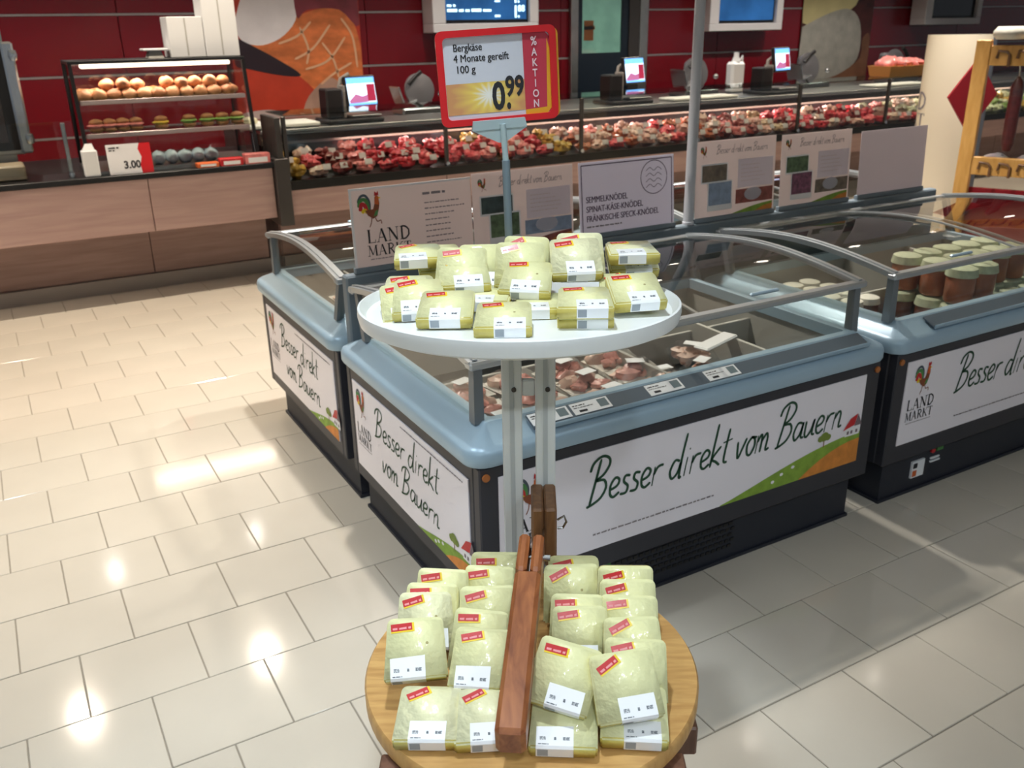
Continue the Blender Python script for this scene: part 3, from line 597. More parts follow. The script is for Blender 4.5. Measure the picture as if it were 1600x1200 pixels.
def freezer(label, loc, rz, end=None, tags=(), vent=None, door_bits=False, front=True):
    F = thing('island_freezer', label, 'freezer', loc, rz, 'island freezers')
    pl_ = MB().box(.072, FL-.072, .046, FD-.02, 0, .171).build('plinth', 'navy', F)
    MB().box(.064, FL-.064, .038, FD-.01, .0, .012).build('plinth_skirt', 'navy', pl_)
    if vent:
        vm = MB(); x = vent[0]; i = 0
        while x < vent[1]:
            for j in range(5): vm.box(x+(.011 if j % 2 else 0), x+.016+(.011 if j % 2 else 0), .0435, .0458, .05+j*.021, .061+j*.021)
            x += .023
        vm.build('vent_slots', 'black', pl_, kind='stuff')
    b = MB(); b.box(.026, FL-.026, .014, .05, .172, .602, .004).box(.026, FL-.026, FD-.05, FD-.014, .172, .602, .004).box(.026, .06, .0505, FD-.0505, .172, .602, .004).box(FL-.06, FL-.026, .0505, FD-.0505, .172, .602, .004)
    body = b.build('body', 'charcoal', F)
    li = MB(); li.box(.061, FL-.061, .051, FD-.051, .44, .50); li.k = 1
    for a in ((.0605, .1, .0505, FD-.0505), (FL-.1, FL-.0605, .0505, FD-.0505), (.1, FL-.1, .0505, .09), (.1, FL-.1, FD-.09, FD-.0505)): li.box(*a, .501, .665)
    li.build('liner', ['liner_dark', 'liner'], F)
    dv = MB()
    for x in (FL*.5, FL*.76): dv.box(x-.006, x+.006, .1, FD-.1, .5005, .655, .002)
    dv.box(.1, FL-.1, FD*.55, FD*.55+.012, .5005, .62, .002); dv.build('divider', 'liner', F)
    rim = MB(); ring_loft(rim, [(.02, .603), (.004, .606), (0, .614), (0, .642), (.006, .654), (.02, .662), (.075, .688), (.085, .698), (.112, .698), (.112, .66), (.06, .655)], FL, FD, .06)
    rim.build('rim', 'rim', F, 35)
    # glass box above the rim
    for sx in (0, 1):
        for y, yt in ((.1, .105), (FD-.1, .985)):
            x = .062 if sx == 0 else FL-.062; s = 1 if sx == 0 else -1
            mm = MB(); mm.add([(x+s*dx, y+dy*(1 if y < .5 else -1), .69) for dx, dy in ((0, 0), (.03, 0), (.03, .032), (0, .032))]+[(x+s*dx, yt+dy*(1 if y < .5 else -1), .853) for dx, dy in ((.004, 0), (.03, 0), (.03, .028), (.004, .028))],
                   [(0, 1, 2, 3), (4, 7, 6, 5)]+[(i, i+4, (i+1) % 4+4, (i+1) % 4) for i in range(4)])
            mm.build('corner_post', 'post_grey', F)
    MB().box(.05, FL-.05, .09, .128, .846, .868, .006).build('front_bar', 'alu', F)
    MB().box(.05, FL-.05, .965, 1.0, .842, .866, .006).build('back_bar', 'alu', F)
    for x in (.052, FL-.092):
        q = MB(); arch_bar(q, x, x+.04, .018, -.001); arch_bar(q, x+.013, x+.027, .006, .016); q.build('arch_bar', 'alu', F, 30)
    MB().box(.09, FL-.09, .108, .113, .69, .847).build('front_pane', 'glass', F)
    MB().box(.09, FL-.09, FD-.06, FD-.055, .69, .845).build('back_pane', 'glass', F)
    for x in (.074, FL-.079):
        N = 12; g = MB(); top = [(arch(.04+.92*i/N)) for i in range(N+1)]; vs = [(x, y, .69) for y, z in top]+[(x, y, z) for y, z in top]
        vs += [(x+.005, p[1], p[2]) for p in vs]; m_ = 2*(N+1)
        fs = [(i, i+1, N+2+i, N+1+i) for i in range(N)]+[(m_+i, m_+N+1+i, m_+N+2+i, m_+i+1) for i in range(N)]
        g.add(vs, fs); g.build('end_pane', 'glass', F)
    for k, (x0, x1, dz) in enumerate(((.095, FL*.53, .003), (FL*.47, FL-.095, .0105))):
        N = 16; g = MB(); vs = []
        for i in range(N+1):
            y, z = arch(.02+.96*i/N); vs += [(x0, y, z+dz), (x1, y, z+dz)]
        g.add(vs, [(2*i, 2*i+1, 2*i+3, 2*i+2) for i in range(N)]); lid = g.build('sliding_lid', 'lid_glass', F, 60)
        q = MB(); xe = x1-.012 if k == 0 else x0; arch_bar(q, xe, xe+.012, .006, dz); q.build('lid_edge', 'alu', lid, 30)
        MB().box((x0+x1)/2-.06, (x0+x1)/2+.06, .135, .15, .866+dz, .876+dz, .004).build('lid_handle', 'rim', lid)
    # price rail along the front with its paper tags
    ra = R(24); mr = Matrix.Translation((0, .012, .662)) @ Matrix.Rotation(ra, 4, 'X')
    rl = MB().box(.2, FL-.1, .012, .068, .004, .014, .003, mr).build('price_rail', 'rail_dark', F)
    MB().box(.2, FL-.1, .005, .0115, .003, .02, .002, mr).build('rail_lip', 'rim', rl)
    for j, x in enumerate(tags):
        tp = PL(mr @ Vector((x, .019, .0145)), mr.to_3x3() @ Vector((1, 0, 0)), mr.to_3x3() @ Vector((0, 1, 0)))
        mb = MB(); mb.prism(tp, [(0, 0), (.125, 0), (.125, .042), (0, .042)], 0, .0015); mb.k = 1
        squiggle(mb, tp, .006, .05, .03, .004, random.Random(j), .002); squiggle(mb, tp, .006, .07, .022, .003, random.Random(j+5), .002)
        text(mb, tp, '*,**', .02, .006, .0, .002) if False else squiggle(mb, tp, .018, .045, .006, .009, random.Random(j+9), .002)
        mb.k = 2; mb.poly(tp, [(.088, .008), (.118, .008), (.118, .037), (.088, .037)], .002)
        mb.build('price_tag', ['label_white', 'ink', mat('tag_code', '#6f7f86', .6)], F)
    # printed panels
    if front:
        fp = PL((0, .0135, 0), (1, 0, 0), (0, 0, 1)); pn = MB(); pn.prism(fp, [(.082, .245), (1.505, .245), (1.505, .567), (.082, .567)], -.001, .003); po = pn.build('front_panel', 'panel', F)
        fp = PL((0, .0103, 0), (1, 0, 0), (0, 0, 1)); mb = MB(); script(mb, fp, 'Besser direkt vom Bauern', .365, .398, .145, .0088, 1.04, .0)
        mb.build('handwritten_slogan', 'script_green', po); mb = MB(); squiggle(mb, fp, .39, .85, .292, .006, random.Random(1)); mb.build('small_print', 'grey_ink', po, kind='stuff')
        landscape(po, fp, .88, 1.505, .245, .115); rooster(po, fp, .13, .425, .125); landmarkt(po, fp, .105, .335, .15)
        mb = MB()
        for x in (.045, FL-.045): mb.cyl((x, .0135, .575), (x, .008, .575), .011, n=14)
        mb.build('panel_fixing', mat('fixing', '#b06a34', .5), F, kind='stuff')
    if end is not None:
        if end == 'min': mk = lambda e: PL((.0255-e, FD-.075, 0), (0, -1, 0), (0, 0, 1))
        else: mk = lambda e: PL((FL-.0255+e, .075, 0), (0, 1, 0), (0, 0, 1))
        fp = mk(0); pw = FD-.15; pn = MB(); pn.prism(fp, [(0, .225), (pw, .225), (pw, .548), (0, .548)], -.001, .003); po = pn.build('end_panel', 'panel', F); fp = mk(.0032)
        mb = MB(); script(mb, fp, 'Besser direkt', .19, .41, .11, .0065, .5, 0); script(mb, fp, 'vom Bauern', .24, .292, .105, .0065, .44, 0); mb.build('handwritten_slogan', 'script_green', po)
        mb = MB(); squiggle(mb, fp, .42, .85, .525, .005, random.Random(4)); mb.build('small_print', 'grey_ink', po, kind='stuff')
        landscape(po, fp, .52, pw, .225, .062); rooster(po, fp, .035, .42, .115); landmarkt(po, fp, .02, .325, .13)
    if door_bits:
        MB().box(.235, .305, .037, .0455, .06, .128).build('warning_plate', 'label_white', F, None)
        MB().box(.24, .262, .0355, .0369, .066, .09).build('flame_mark', 'orange', F); MB().box(.24, .262, .0355, .0369, .1, .12).build('type_plate', 'ink', F)
        MB().cyl((.35, .0455, .15), (.35, .038, .15), .012).build('power_switch', 'red', F); MB().box(.375, .41, .04, .0455, .14, .165).build('green_sticker', 'tail_green', F)
        MB().box(.345, .40, .04, .0455, .098, .104).box(.345, .395, .04, .0455, .112, .118).build('label_strip', 'label_white', F)
    elif vent:
        MB().box(vent[0]-.05, vent[0]-.02, .04, .0455, .135, .165).build('green_sticker', 'tail_green', F); MB().cyl((vent[0]-.075, .0455, .15), (vent[0]-.075, .038, .15), .009).build('power_switch', 'red', F)
    return F
mat('post_grey', '#7d8489', .4, .3)
freezer('nearest island freezer with pink meat packs, behind the cheese stand', (.93, 1.862, 0), 0, 'min', (.2, .335, .595, .815), (.5, .98))
freezer('island freezer at the right edge, filled with glass jars', (2.565, 1.862, 0), 0, None, (), None, True)
freezer('island freezer backing onto the nearest one, its printed end facing the left aisle', (2.53, 3.975, 0), math.pi, 'max', front=False)
freezer('island freezer behind the jar freezer, mostly hidden by the poster row', (4.165, 3.975, 0), math.pi, None, front=False)
# ridge rail that carries the posters, and the thin ceiling pole
rg = tag(MB().box(.99, 4.1, 2.895, 2.943, .60, .888, .006).build('ridge_rail', mat('ridge', '#78858f', .45)), 'blue-grey rail running between the back-to-back freezers under the posters', 'rail')
tag(MB().lathe([(.024, .889), (.024, .9), (.021, .902), (.021, CEIL)], 20, (2.515, 2.918, 0)).build('ceiling_pole', mat('pole_paint', '#c9cbd2', .4), None, 40), 'thin light grey pole rising from the freezers to the ceiling', 'pole')
# ---------------------------------------------------------------- posters on the rail
PY = 2.912
mat('poster', '#f2e6e3', .4, coat=.25); mat('poster_white', '#f0ecf6', .4, coat=.25); mat('poster_blank', '#e2d9dc', .55); mat('purple', '#5d4a66', .6); mat('photo_dark', '#3c4a4a', .5, var=.5, vscale=30); mat('photo_green', '#5c7050', .5, var=.5, vscale=40)
mat('photo_blue', '#8f9fb8', .5, var=.25, vscale=25); mat('photo_red', '#8e4a42', .5, var=.4, vscale=30); mat('photo_brown', '#77685a', .5, var=.4, vscale=30); mat('photo_pink', '#7d4a62', .5, var=.5, vscale=60)
for n_ in ('poster', 'poster_white', 'poster_blank'): translucent(n_, .45)
def poster(label, x0, x1, z1, base, lean=3, z0=.8885):
    M = Matrix.Translation((x0, PY, z0)) @ Matrix.Rotation(R(-lean), 4, 'X')
    t = thing('poster', label, 'poster', M=M, group='posters on the freezer rail'); wd = x1-x0; ht = z1-z0
    MB().box(0, wd, .0, .0015, 0, ht).build('board', base, t)
    MB().box(-.004, wd+.004, -.008, .014, 0, .02, .002).build('foot_channel', 'ridge', t)
    return t, PL((0, -.0003, 0), (1, 0, 0), (0, 0, 1)), wd, ht
t, p, w_, h_ = poster('poster with a colourful rooster and LAND MARKT lettering, leftmost on the rail', 1.034, 1.495, 1.178, 'poster')
rooster(t, p, .03, .15, .125); landmarkt(t, p, .05, .055, .165)
mb = MB(); q = random.Random(5)
squiggle(mb, p, .27, .36, .245, .009, q)
for i in range(9): squiggle(mb, p, .275, .275+q.uniform(.09, .16), .215-i*.02, .0045, q)
mb.build('small_print', 'grey_ink', t, kind='stuff')
mb = MB(); mb.prism(p, [(0, 0), (.008, 0), (.008, h_), (0, h_)], 0, .002).prism(p, [(.008, h_-.007), (w_, h_-.007), (w_, h_), (.008, h_)], 0, .002); mb.build('white_edge', 'paper', t)
def farm_poster(label, x0, x1, z1, m1, m2, m3, m4):
    t, p, w_, h_ = poster(label, x0, x1, z1, 'poster'); rooster(t, p, .025, h_-.07, .05)
    mb = MB(); script(mb, p, 'Besser direkt vom Bauern', .11, h_-.055, .036, .002, w_-.16); mb.build('handwritten_slogan', 'grey_ink', t)
    mb = MB(); mb.poly(p, [(w_*.52, h_*.38), (w_*.97, h_*.38), (w_*.97, h_*.74), (w_*.52, h_*.74)], .0008); mb.build('text_box', 'poster_white', t)
    mb = MB(); q = random.Random(len(label))
    for i in range(5): squiggle(mb, p, w_*.56, w_*(.75+q.random()*.16), h_*(.66-i*.05), .0035, q, .0012)
    mb.build('small_print', 'poster_blank', t, kind='stuff')
    def photo(a, b, c, d, mm, hh, border=.012):
        mb = MB(); mb.poly(p, [(a-.006, c-border*2), (b+.006, c-border*2), (b+.006, d+.006), (a-.006, d+.006)], hh); mb.k = 1; mb.poly(p, [(a, c), (b, c), (b, d), (a, d)], hh+.0004); mb.build('photo_print', ['paper', mm], t)
    photo(w_*.08, w_*.38, h_*.5, h_*.7, m1, .0008, .004); photo(w_*.16, w_*.44, h_*.2, h_*.48, m2, .0018)
    mb = MB(); mb.poly(p, [(w_*.5, h_*.18), (w_*.98, h_*.18), (w_*.98, h_*.36), (w_*.5, h_*.36)], .0008); mb.k = 1; mb.poly(p, ell(w_*.72, h_*.29, .05, .028, 14), .0012); mb.build('farm_print', [m3, 'poster_white'], t)
    N = 8; mb = MB(); mb.poly(p, [(w_*.45, .02)]+[(w_*.98, .02)]+[(w_*(.98-.53*i/N), .02+.035*math.sin((1-i/N)*1.4)) for i in range(N)], .0012); mb.k = 1; mb.poly(p, [(w_*.75, .02), (w_*.98, .02), (w_*.98, .045), (w_*.86, .038)], .0016); mb.build('hill_print', [m4, 'field'], t)
farm_poster('beige farm poster with a dark cow photo, right beside the rooster poster', 1.50, 1.935, 1.188, 'photo_dark', 'photo_green', 'photo_blue', 'photo_red')
t, p, w_, h_ = poster('white dumpling poster with a thin purple frame and round stamp', 1.968, 2.435, 1.186, 'poster_white', 5)
mb = MB(); e = .012
for a, b in (((e, e), (w_-e, e)), ((w_-e, e), (w_-e, h_-e)), ((w_-e, h_-e), (e, h_-e)), ((e, h_-e), (e, e))): bar(mb, p, a, b, .004, .0008)
mb.build('frame_line', 'purple', t, kind='stuff'); mb = MB(); pts = ell(w_*.78, h_*.72, .066, .066, 32); ribbon(mb, p, pts+[pts[0]], .0032, .0009, 2); mb.build('stamp_ring', 'purple', t)
mb = MB()
for i in range(4): ribbon(mb, p, [(w_*.78-.04+.02*k, h_*.72+.03-.022*i+(.008 if k % 2 else -.004)) for k in range(5)], .0022, .0009)
mb.build('stamp_script', 'purple', t, kind='stuff')
for i, (s_, wd) in enumerate((('SEMMELKNÖDEL', .20), ('SPINAT-KÄSE-KNÖDEL', .275), ('FRÄNKISCHE SPECK-KNÖDEL', .355))):
    mb = MB(); [text(mb, p, s_, .03+e, .142-i*.037, .034, .0009+e*.2, width=wd) for e in (-.0006, 0, .0006)]; mb.build('lettering', 'purple', t)
mb = MB(); squiggle(mb, p, .03, .2, .045, .006, random.Random(6)); mb.build('small_print', 'grey_ink', t, kind='stuff')
farm_poster('farm poster with a meadow photo, just right of the thin pole', 2.545, 2.995, 1.222, 'photo_brown', 'photo_blue', 'photo_red', 'leaf')
farm_poster('farm poster with a dark field photo and a pink flower photo', 3.03, 3.47, 1.218, 'photo_green', 'photo_pink', 'photo_brown', 'leaf')
t, p, w_, h_ = poster('blank pale poster sheet at the right end of the rail', 3.535, 4.0, 1.2, 'poster_blank')
# ---------------------------------------------------------------- goods in the freezers
mat('pink_meat', '#dc9a90', .35, coat=.6, var=.22, vscale=22, bump=.3, bscale=30); mat('pale_meat', '#e8c6b6', .35, coat=.6, var=.18, vscale=22, bump=.3, bscale=30); mat('brown_meat', '#9a6244', .4, coat=.5, var=.35, vscale=18, bump=.4, bscale=25); mat('foam', '#e8e4dc', .5)
def meat_pack(label, x, y, z, rz, mt, seed, tray=True, grp='meat packs in the nearest freezer'):
    t = thing('meat_pack', label, 'meat', (x, y, z), R(rz), grp); rnd = random.Random(seed)
    if tray:
        MB().add([(-.07, -.05, 0), (.07, -.05, 0), (.07, .05, 0), (-.07, .05, 0), (-.085, -.062, .026), (.085, -.062, .026), (.085, .062, .026), (-.085, .062, .026), (-.075, -.052, .022), (.075, -.052, .022), (.075, .052, .022), (-.075, .052, .022)],
            [(3, 2, 1, 0), (0, 1, 5, 4), (1, 2, 6, 5), (2, 3, 7, 6), (3, 0, 4, 7), (4, 5, 9, 8), (5, 6, 10, 9), (6, 7, 11, 10), (7, 4, 8, 11), (8, 9, 10, 11)]).build('foam_tray', 'foam', t)
    for i, (dx, dy) in enumerate(((-.042, .02), (.036, -.022), (-.03, -.026), (.03, .026), (0, 0))):
        MB().blob((dx, dy, (.034 if tray else .026)+(.012 if i == 4 else 0)), rnd.uniform(.028, .042), rnd.uniform(.022, .032), rnd.uniform(.014, .022), seed*3+i, .34, 10, 6, Matrix.Rotation(rnd.uniform(-.4, .4), 4, 'Z')).build('meat_piece', mt if i % 3 else 'pale_meat', t, 50)
    MB().add([(-.085, -.062, .028), (.085, -.062, .028), (.085, .062, .028), (-.085, .062, .028), (-.05, -.035, .07), (.05, -.035, .068), (.05, .035, .07), (-.05, .035, .071)], [(0, 1, 5, 4), (1, 2, 6, 5), (2, 3, 7, 6), (3, 0, 4, 7), (4, 5, 6, 7)]).build('wrap', 'film', t)
    if rnd.random() < .6: MB().box(-.03, .03, -.02, .02, .0715, .0725, M=Matrix.Rotation(R(rnd.uniform(-30, 30)), 4, 'Z')).build('label', 'label_white', t)
rnd = random.Random(21); MPOS = []
for ix in range(4):
    for iy in range(3): MPOS.append((1.13+ix*.19+rnd.uniform(-.008, .008), 2.06+iy*.135+rnd.uniform(-.006, .006), .502, rnd.uniform(-8, 8)))
for ix in range(4):
    for iy in range(3): MPOS.append((1.14+ix*.19+rnd.uniform(-.008, .008), 2.07+iy*.135+rnd.uniform(-.006, .006), .585, rnd.uniform(-14, 14)))
for i, (x, y, z, r_) in enumerate(MPOS): meat_pack('%s pink meat pack from the left, %s row, %s layer of the nearest freezer' % (ORD[i % 12//3], ('front', 'middle', 'rear')[i % 3], 'bottom' if z < .55 else 'top'), x, y, z, r_, 'pink_meat' if i % 3 else 'pale_meat', i, grp='lower meat packs in the nearest freezer' if z < .55 else 'upper meat packs in the nearest freezer')
for i, (x, y, z, r_) in enumerate(((1.86, 2.1, .502, 10), (1.89, 2.28, .502, -20), (2.03, 2.18, .502, 15), (1.92, 2.12, .575, 25), (2.0, 2.26, .575, -30))): meat_pack('clear bag of smoked meat, %s of five beside the pink packs' % ORD[i], x, y, z, r_, 'brown_meat' if i % 2 else 'pale_meat', 40+i, False, 'bags of smoked meat')
tag(MB().box(-.1, .1, -.03, .03, 0, .012, .005, Matrix.Translation((2.05, 2.2, .655)) @ Matrix.Rotation(R(18), 4, 'Z')).build('paper_bag_top', 'label_white'), 'white paper header lying on the smoked meat bags', 'label')
mat('jar_fill', '#8a4f3a', .4, var=.35, vscale=20); mat('jar_fill2', '#b86a48', .4, var=.3, vscale=20); mat('lid_cloth', '#c3cdb0', .7, var=.15, vscale=60); mat('lid_white', '#dcdad0', .6, var=.08, vscale=40); mat('jar_orange', '#d4683c', .45)
def jar_proto(fill, lid, label, group):
    t = thing('jar', label, 'jar', (0, 0, -5), group=group)
    MB().lathe([(0, 0), (.036, 0), (.04, .006), (.04, .07), (.034, .08), (0, .08)], 18).build('contents', fill, t, 40)
    MB().lathe([(.037, 0), (.0415, .006), (.0415, .07), (.0365, .082), (.0365, .09)], 18).build('glass_wall', 'glass', t, 40)
    MB().lathe([(.045, .078), (.043, .088), (.0405, .1), (.03, .104), (0, .105)], 18).build('lid', lid, t, 40)
    return t
def place_jars(pts, fill, lid, label, group):
    pr = jar_proto(fill, lid, label, group)
    for i, (x, y, z) in enumerate(pts): c = pr if i == 0 else copy_tree(pr); c.location = (x, y, z)
def jar_rows(rows, fill, lid, what, group, sc):
    pr = None
    for rn, pts in rows:
        for i, (x, y, z) in enumerate(pts):
            if pr is None: pr = jar_proto(fill, lid, what, group); c = pr
            else: c = copy_tree(pr)
            c.location = (x, y, z); c.scale = (sc, sc, sc); c['label'] = '%s jar from the left, %s, %s' % (ORD[i], what, rn)
jar_rows([(('rear row', 'second row', 'third row', 'front row')[j], [(2.74+.1*i+.02*(j % 2), 2.70-.1*j, .502) for i in range(4)]) for j in range(4)], 'jar_fill', 'lid_white', 'pale lid, left end of the jar freezer', 'pale lidded jars', 1.1)
jar_rows([(('front row', 'second row', 'third row')[j], [(3.17+.125*i+.02*(j % 2), 2.08+.125*j, .502) for i in range(6)]) for j in range(3)], 'jar_fill', 'lid_cloth', 'greenish lid, bottom layer', 'green lidded jars', 1.35)
jar_rows([(('front row', 'second row', 'third row')[j], [(3.19+.125*i+.02*(j % 2), 2.09+.125*j, .648) for i in range(n)]) for j, n in ((0, 2), (1, 5), (2, 5))], 'jar_fill2', 'lid_cloth', 'greenish lid, upper layer', 'stacked reddish jars', 1.35)
for i in range(4): meat_pack(['orange pack at the front left corner of the jar freezer', 'second orange pack from the left in the jar freezer', 'third orange pack from the left in the jar freezer', 'orange pack on top of the orange packs in the jar freezer'][i], 2.76+.16*(i % 3), 2.07+.01*i, .502 if i < 3 else .575, 60+30*i, 'jar_orange', 70+i, False, 'orange packs in the jar freezer')
mat('red_pack', '#b04a3c', .4, coat=.5, var=.3, vscale=20)
for i in range(4): meat_pack('%s red meat pack from the left in the rear freezer' % ORD[i], 1.25+.24*i, 3.6, .58, 0, 'red_pack', 80+i, True, 'red packs in the rear freezer')

# ---------------------------------------------------------------- service counters
CY = 6.3
def counter(name, label, x0, x1, ztop):
    t = thing(name, label, 'counter', (x0, CY, 0)); W_ = x1-x0
    MB().box(0, W_, .32, .36, 0, .1).build('base_strip', mat('kick', '#9a9490', .4, .3), t)
    k = 0; x = 0
    while x < W_-.01:
        w2 = min(1.22, W_-x); MB().box(x+.002, x+w2-.002, .35, .38, .1005, .455, .003).build('lower_panel', 'counter_wood_shaded', t)
        MB().box(x+.002, x+w2-.002, 0, .35, .456, ztop, .004).build('front_panel', 'counter_wood', t); x += w2
    return t
bk = counter('bakery_counter', 'pinkish wood-fronted bakery counter at the left under the rolls case', -4.0, 1.70, .80)
MB().box(-.01, 5.71, -.03, 1.1, .802, .838, .004).build('worktop', 'black', bk); MB().box(0, 5.7, .4, 1.08, 0, .80).build('carcass', 'counter_wood_shaded', bk)
mc = counter('meat_counter', 'long wood-fronted meat counter with black trough running to the right', 1.80, 13.5, .635)
MW = 11.7
MB().box(0, MW, .39, 1.1, 0, .62).build('carcass', 'counter_wood_shaded', mc)
mb = MB(); mb.add([(0, -.04, .637), (MW, -.04, .637), (MW, -.04, .70), (0, -.04, .70), (0, -.01, .70), (MW, -.01, .70), (MW, .0, .672), (0, .0, .672), (0, .62, .775), (MW, .62, .775), (MW, .62, .637), (0, .62, .637)],
    [(0, 1, 2, 3), (3, 2, 5, 4), (4, 5, 6, 7), (7, 6, 9, 8), (0, 11, 10, 1), (8, 9, 10, 11), (0, 3, 4, 7, 8, 11), (1, 10, 9, 6, 5, 2)]); mb.build('trough', mat('trough_black', '#15130f', .3), mc)
MB().box(0, MW, .621, .66, .64, .875).build('trough_back', 'black', mc)
MB().box(0, MW, .615, .70, .876, .958, .004).build('fascia', mat('fascia', '#7d7067', .45), mc)
MB().box(0, MW, .60, 1.12, .959, .985, .004).build('worktop', 'steel', mc)
MB().box(0, MW, .53, .598, .945, .957).box(0, MW, .53, .536, .905, .9449).build('lamp_bar', 'black', mc)  # unseen bar, added to hide the fill light over the meat
L = bpy.data.lights.new('counter_fill_light', 'AREA'); L.energy = 70; L.color = (1, .82, .76); L.shape = 'RECTANGLE'; L.size = 10.5; L.size_y = .05  # area light added to brighten the meat from above
lo = bpy.data.objects.new('counter_fill_light', L); COL.objects.link(lo); lo.location = (1.8+MW/2, CY+.572, .938); lo.rotation_euler = (R(-22), 0, 0)
MB().box(0, MW, .9, 1.1, .62, .955).build('rear_cabinet', 'dark_metal', mc)
PX = [0, 1.22, 2.44, 3.66, 4.88, 6.1, 7.3, 8.5, 9.7, 10.9]
for i, x in enumerate(PX):
    MB().box(x-.014, x+.014, -.028, .0, .701, 1.13, .003).build('glass_post', 'dark_metal', mc)
    MB().cyl((x, -.029, .72), (x, -.036, .72), .016, n=10).build('post_fixing', 'chrome', mc)
    if i < len(PX)-1:
        MB().box(x+.016, PX[i+1]-.016, -.018, -.012, .705, 1.12).build('front_glass', 'glass', mc)
        MB().box(x+.004, PX[i+1]-.004, -.02, .42, 1.131, 1.139).build('glass_shelf', 'glass_green', mc)
tag(MB().box(1.702, 1.798, 6.24, 6.68, .40, .86, .004).box(1.73, 1.77, 6.25, 6.6, .861, 1.13, .004).build('end_post', 'dark_metal'), 'dark metal post where the bakery counter meets the meat counter', 'post')
# meat on the deck
COLS = {'beef': ('#c62c38', .3), 'mince': ('#e0525a', .25), 'pork': ('#e48280', .25), 'ham': ('#d8a094', .25), 'salami': ('#8a2f2a', .4), 'sausage': ('#b5562e', .35), 'pate': ('#c7a083', .2), 'fatty': ('#dcb3a4', .25), 'goldy': ('#c9983e', .3), 'dairy': ('#e0d8b4', .12), 'greens': ('#8a9a4a', .3)}
for k, (c, v) in COLS.items(): mat(k, c, .35, coat=.5, var=v, vscale=26, bump=.3, bscale=40)
BAYS = [(['goldy', 'fatty', 'salami', 'pork', 'beef', 'beef', 'mince'], 'first'), (['beef', 'mince', 'pork', 'mince', 'pork', 'beef', 'goldy'], 'second'), (['sausage', 'ham', 'pork', 'sausage', 'fatty', 'ham', 'mince'], 'third'), (['ham', 'sausage', 'fatty', 'pork', 'salami', 'ham', 'pate'], 'fourth'), (['salami', 'mince', 'beef', 'fatty', 'salami', 'ham', 'beef'], 'fifth'), (['beef', 'fatty', 'pork', 'dairy', 'dairy', 'dairy', 'dairy'], 'sixth'), (['dairy', 'greens', 'goldy', 'dairy', 'goldy', 'greens', 'dairy'], 'seventh'), (['goldy', 'greens', 'dairy', 'goldy', 'greens', 'dairy', 'goldy'], 'eighth'), (['greens', 'dairy', 'goldy', 'dairy', 'greens', 'goldy', 'greens'], 'ninth')]
ADJ = {'beef': 'deep red raw beef', 'mince': 'bright red fresh meat', 'pork': 'pink raw pork', 'ham': 'pale pink ham', 'salami': 'dark red salami', 'sausage': 'orange-brown sausage', 'pate': 'beige pate', 'fatty': 'pale marbled meat', 'goldy': 'golden marinated', 'dairy': 'cream white cheese', 'greens': 'green vegetable salad'}
BL = {}
for k in COLS:
    for s in range(3):
        hb = MB(); q = random.Random(s*31+len(k)*7); hb.blob((0, 0, .022), .07, .066, .034, s, .2, 9, 5)
        for i in range(7): a = i*.9+q.random(); r_ = .046 if i < 6 else 0; hb.blob((r_*math.cos(a), r_*math.sin(a), q.uniform(.035, .058)+(.012 if i == 6 else 0)), q.uniform(.024, .042), q.uniform(.02, .034), q.uniform(.014, .026), s*9+i, .35, 7, 4)
        BL[(k, s)] = hb.mesh('meat_heap', k, 25)
tag_me = MB().box(-.028, .028, -.002, .002, 0, .042).mesh('price_card', mat('tag_paper', '#d9c9cc', .5))
rnd = random.Random(5)
for b, (kinds, nm) in enumerate(BAYS):
    for c, k in enumerate(kinds):
        x = 1.80+PX[b]+.095+c*.17
        for r_ in range(3):
            y = CY+.1+r_*.185; z = .672+.103*(y-CY)/.62
            kk = k if rnd.random() < .75 else rnd.choice(kinds)
            o = link('meat_heap', BL[(kk, rnd.randrange(3))]); o.location = (x+rnd.uniform(-.015, .015), y, z+.018); o.rotation_euler = (0, 0, rnd.uniform(0, 6.28)); o.scale = (1, 1, rnd.uniform(.8, 1.25)+.15*r_)
            tag(o, '%s heap, %s from left, %s row, %s counter bay' % (ADJ[kk], ORD[c], ('front', 'middle', 'back')[r_], nm), 'food', 'food heaps in the %s counter bay' % nm)
            if b < 6 and rnd.random() < .62:
                o = link('price_card', tag_me); o.location = (x+rnd.uniform(-.04, .04), y-.075, z+.055+.02*rnd.random()); o.rotation_euler = (R(-22), 0, R(rnd.uniform(-12, 12)))
                tag(o, 'small price card before the %s heap, %s row, %s counter bay' % (ORD[c], ('front', 'middle', 'back')[r_], nm), 'price tag', 'price cards in the %s bay' % nm)
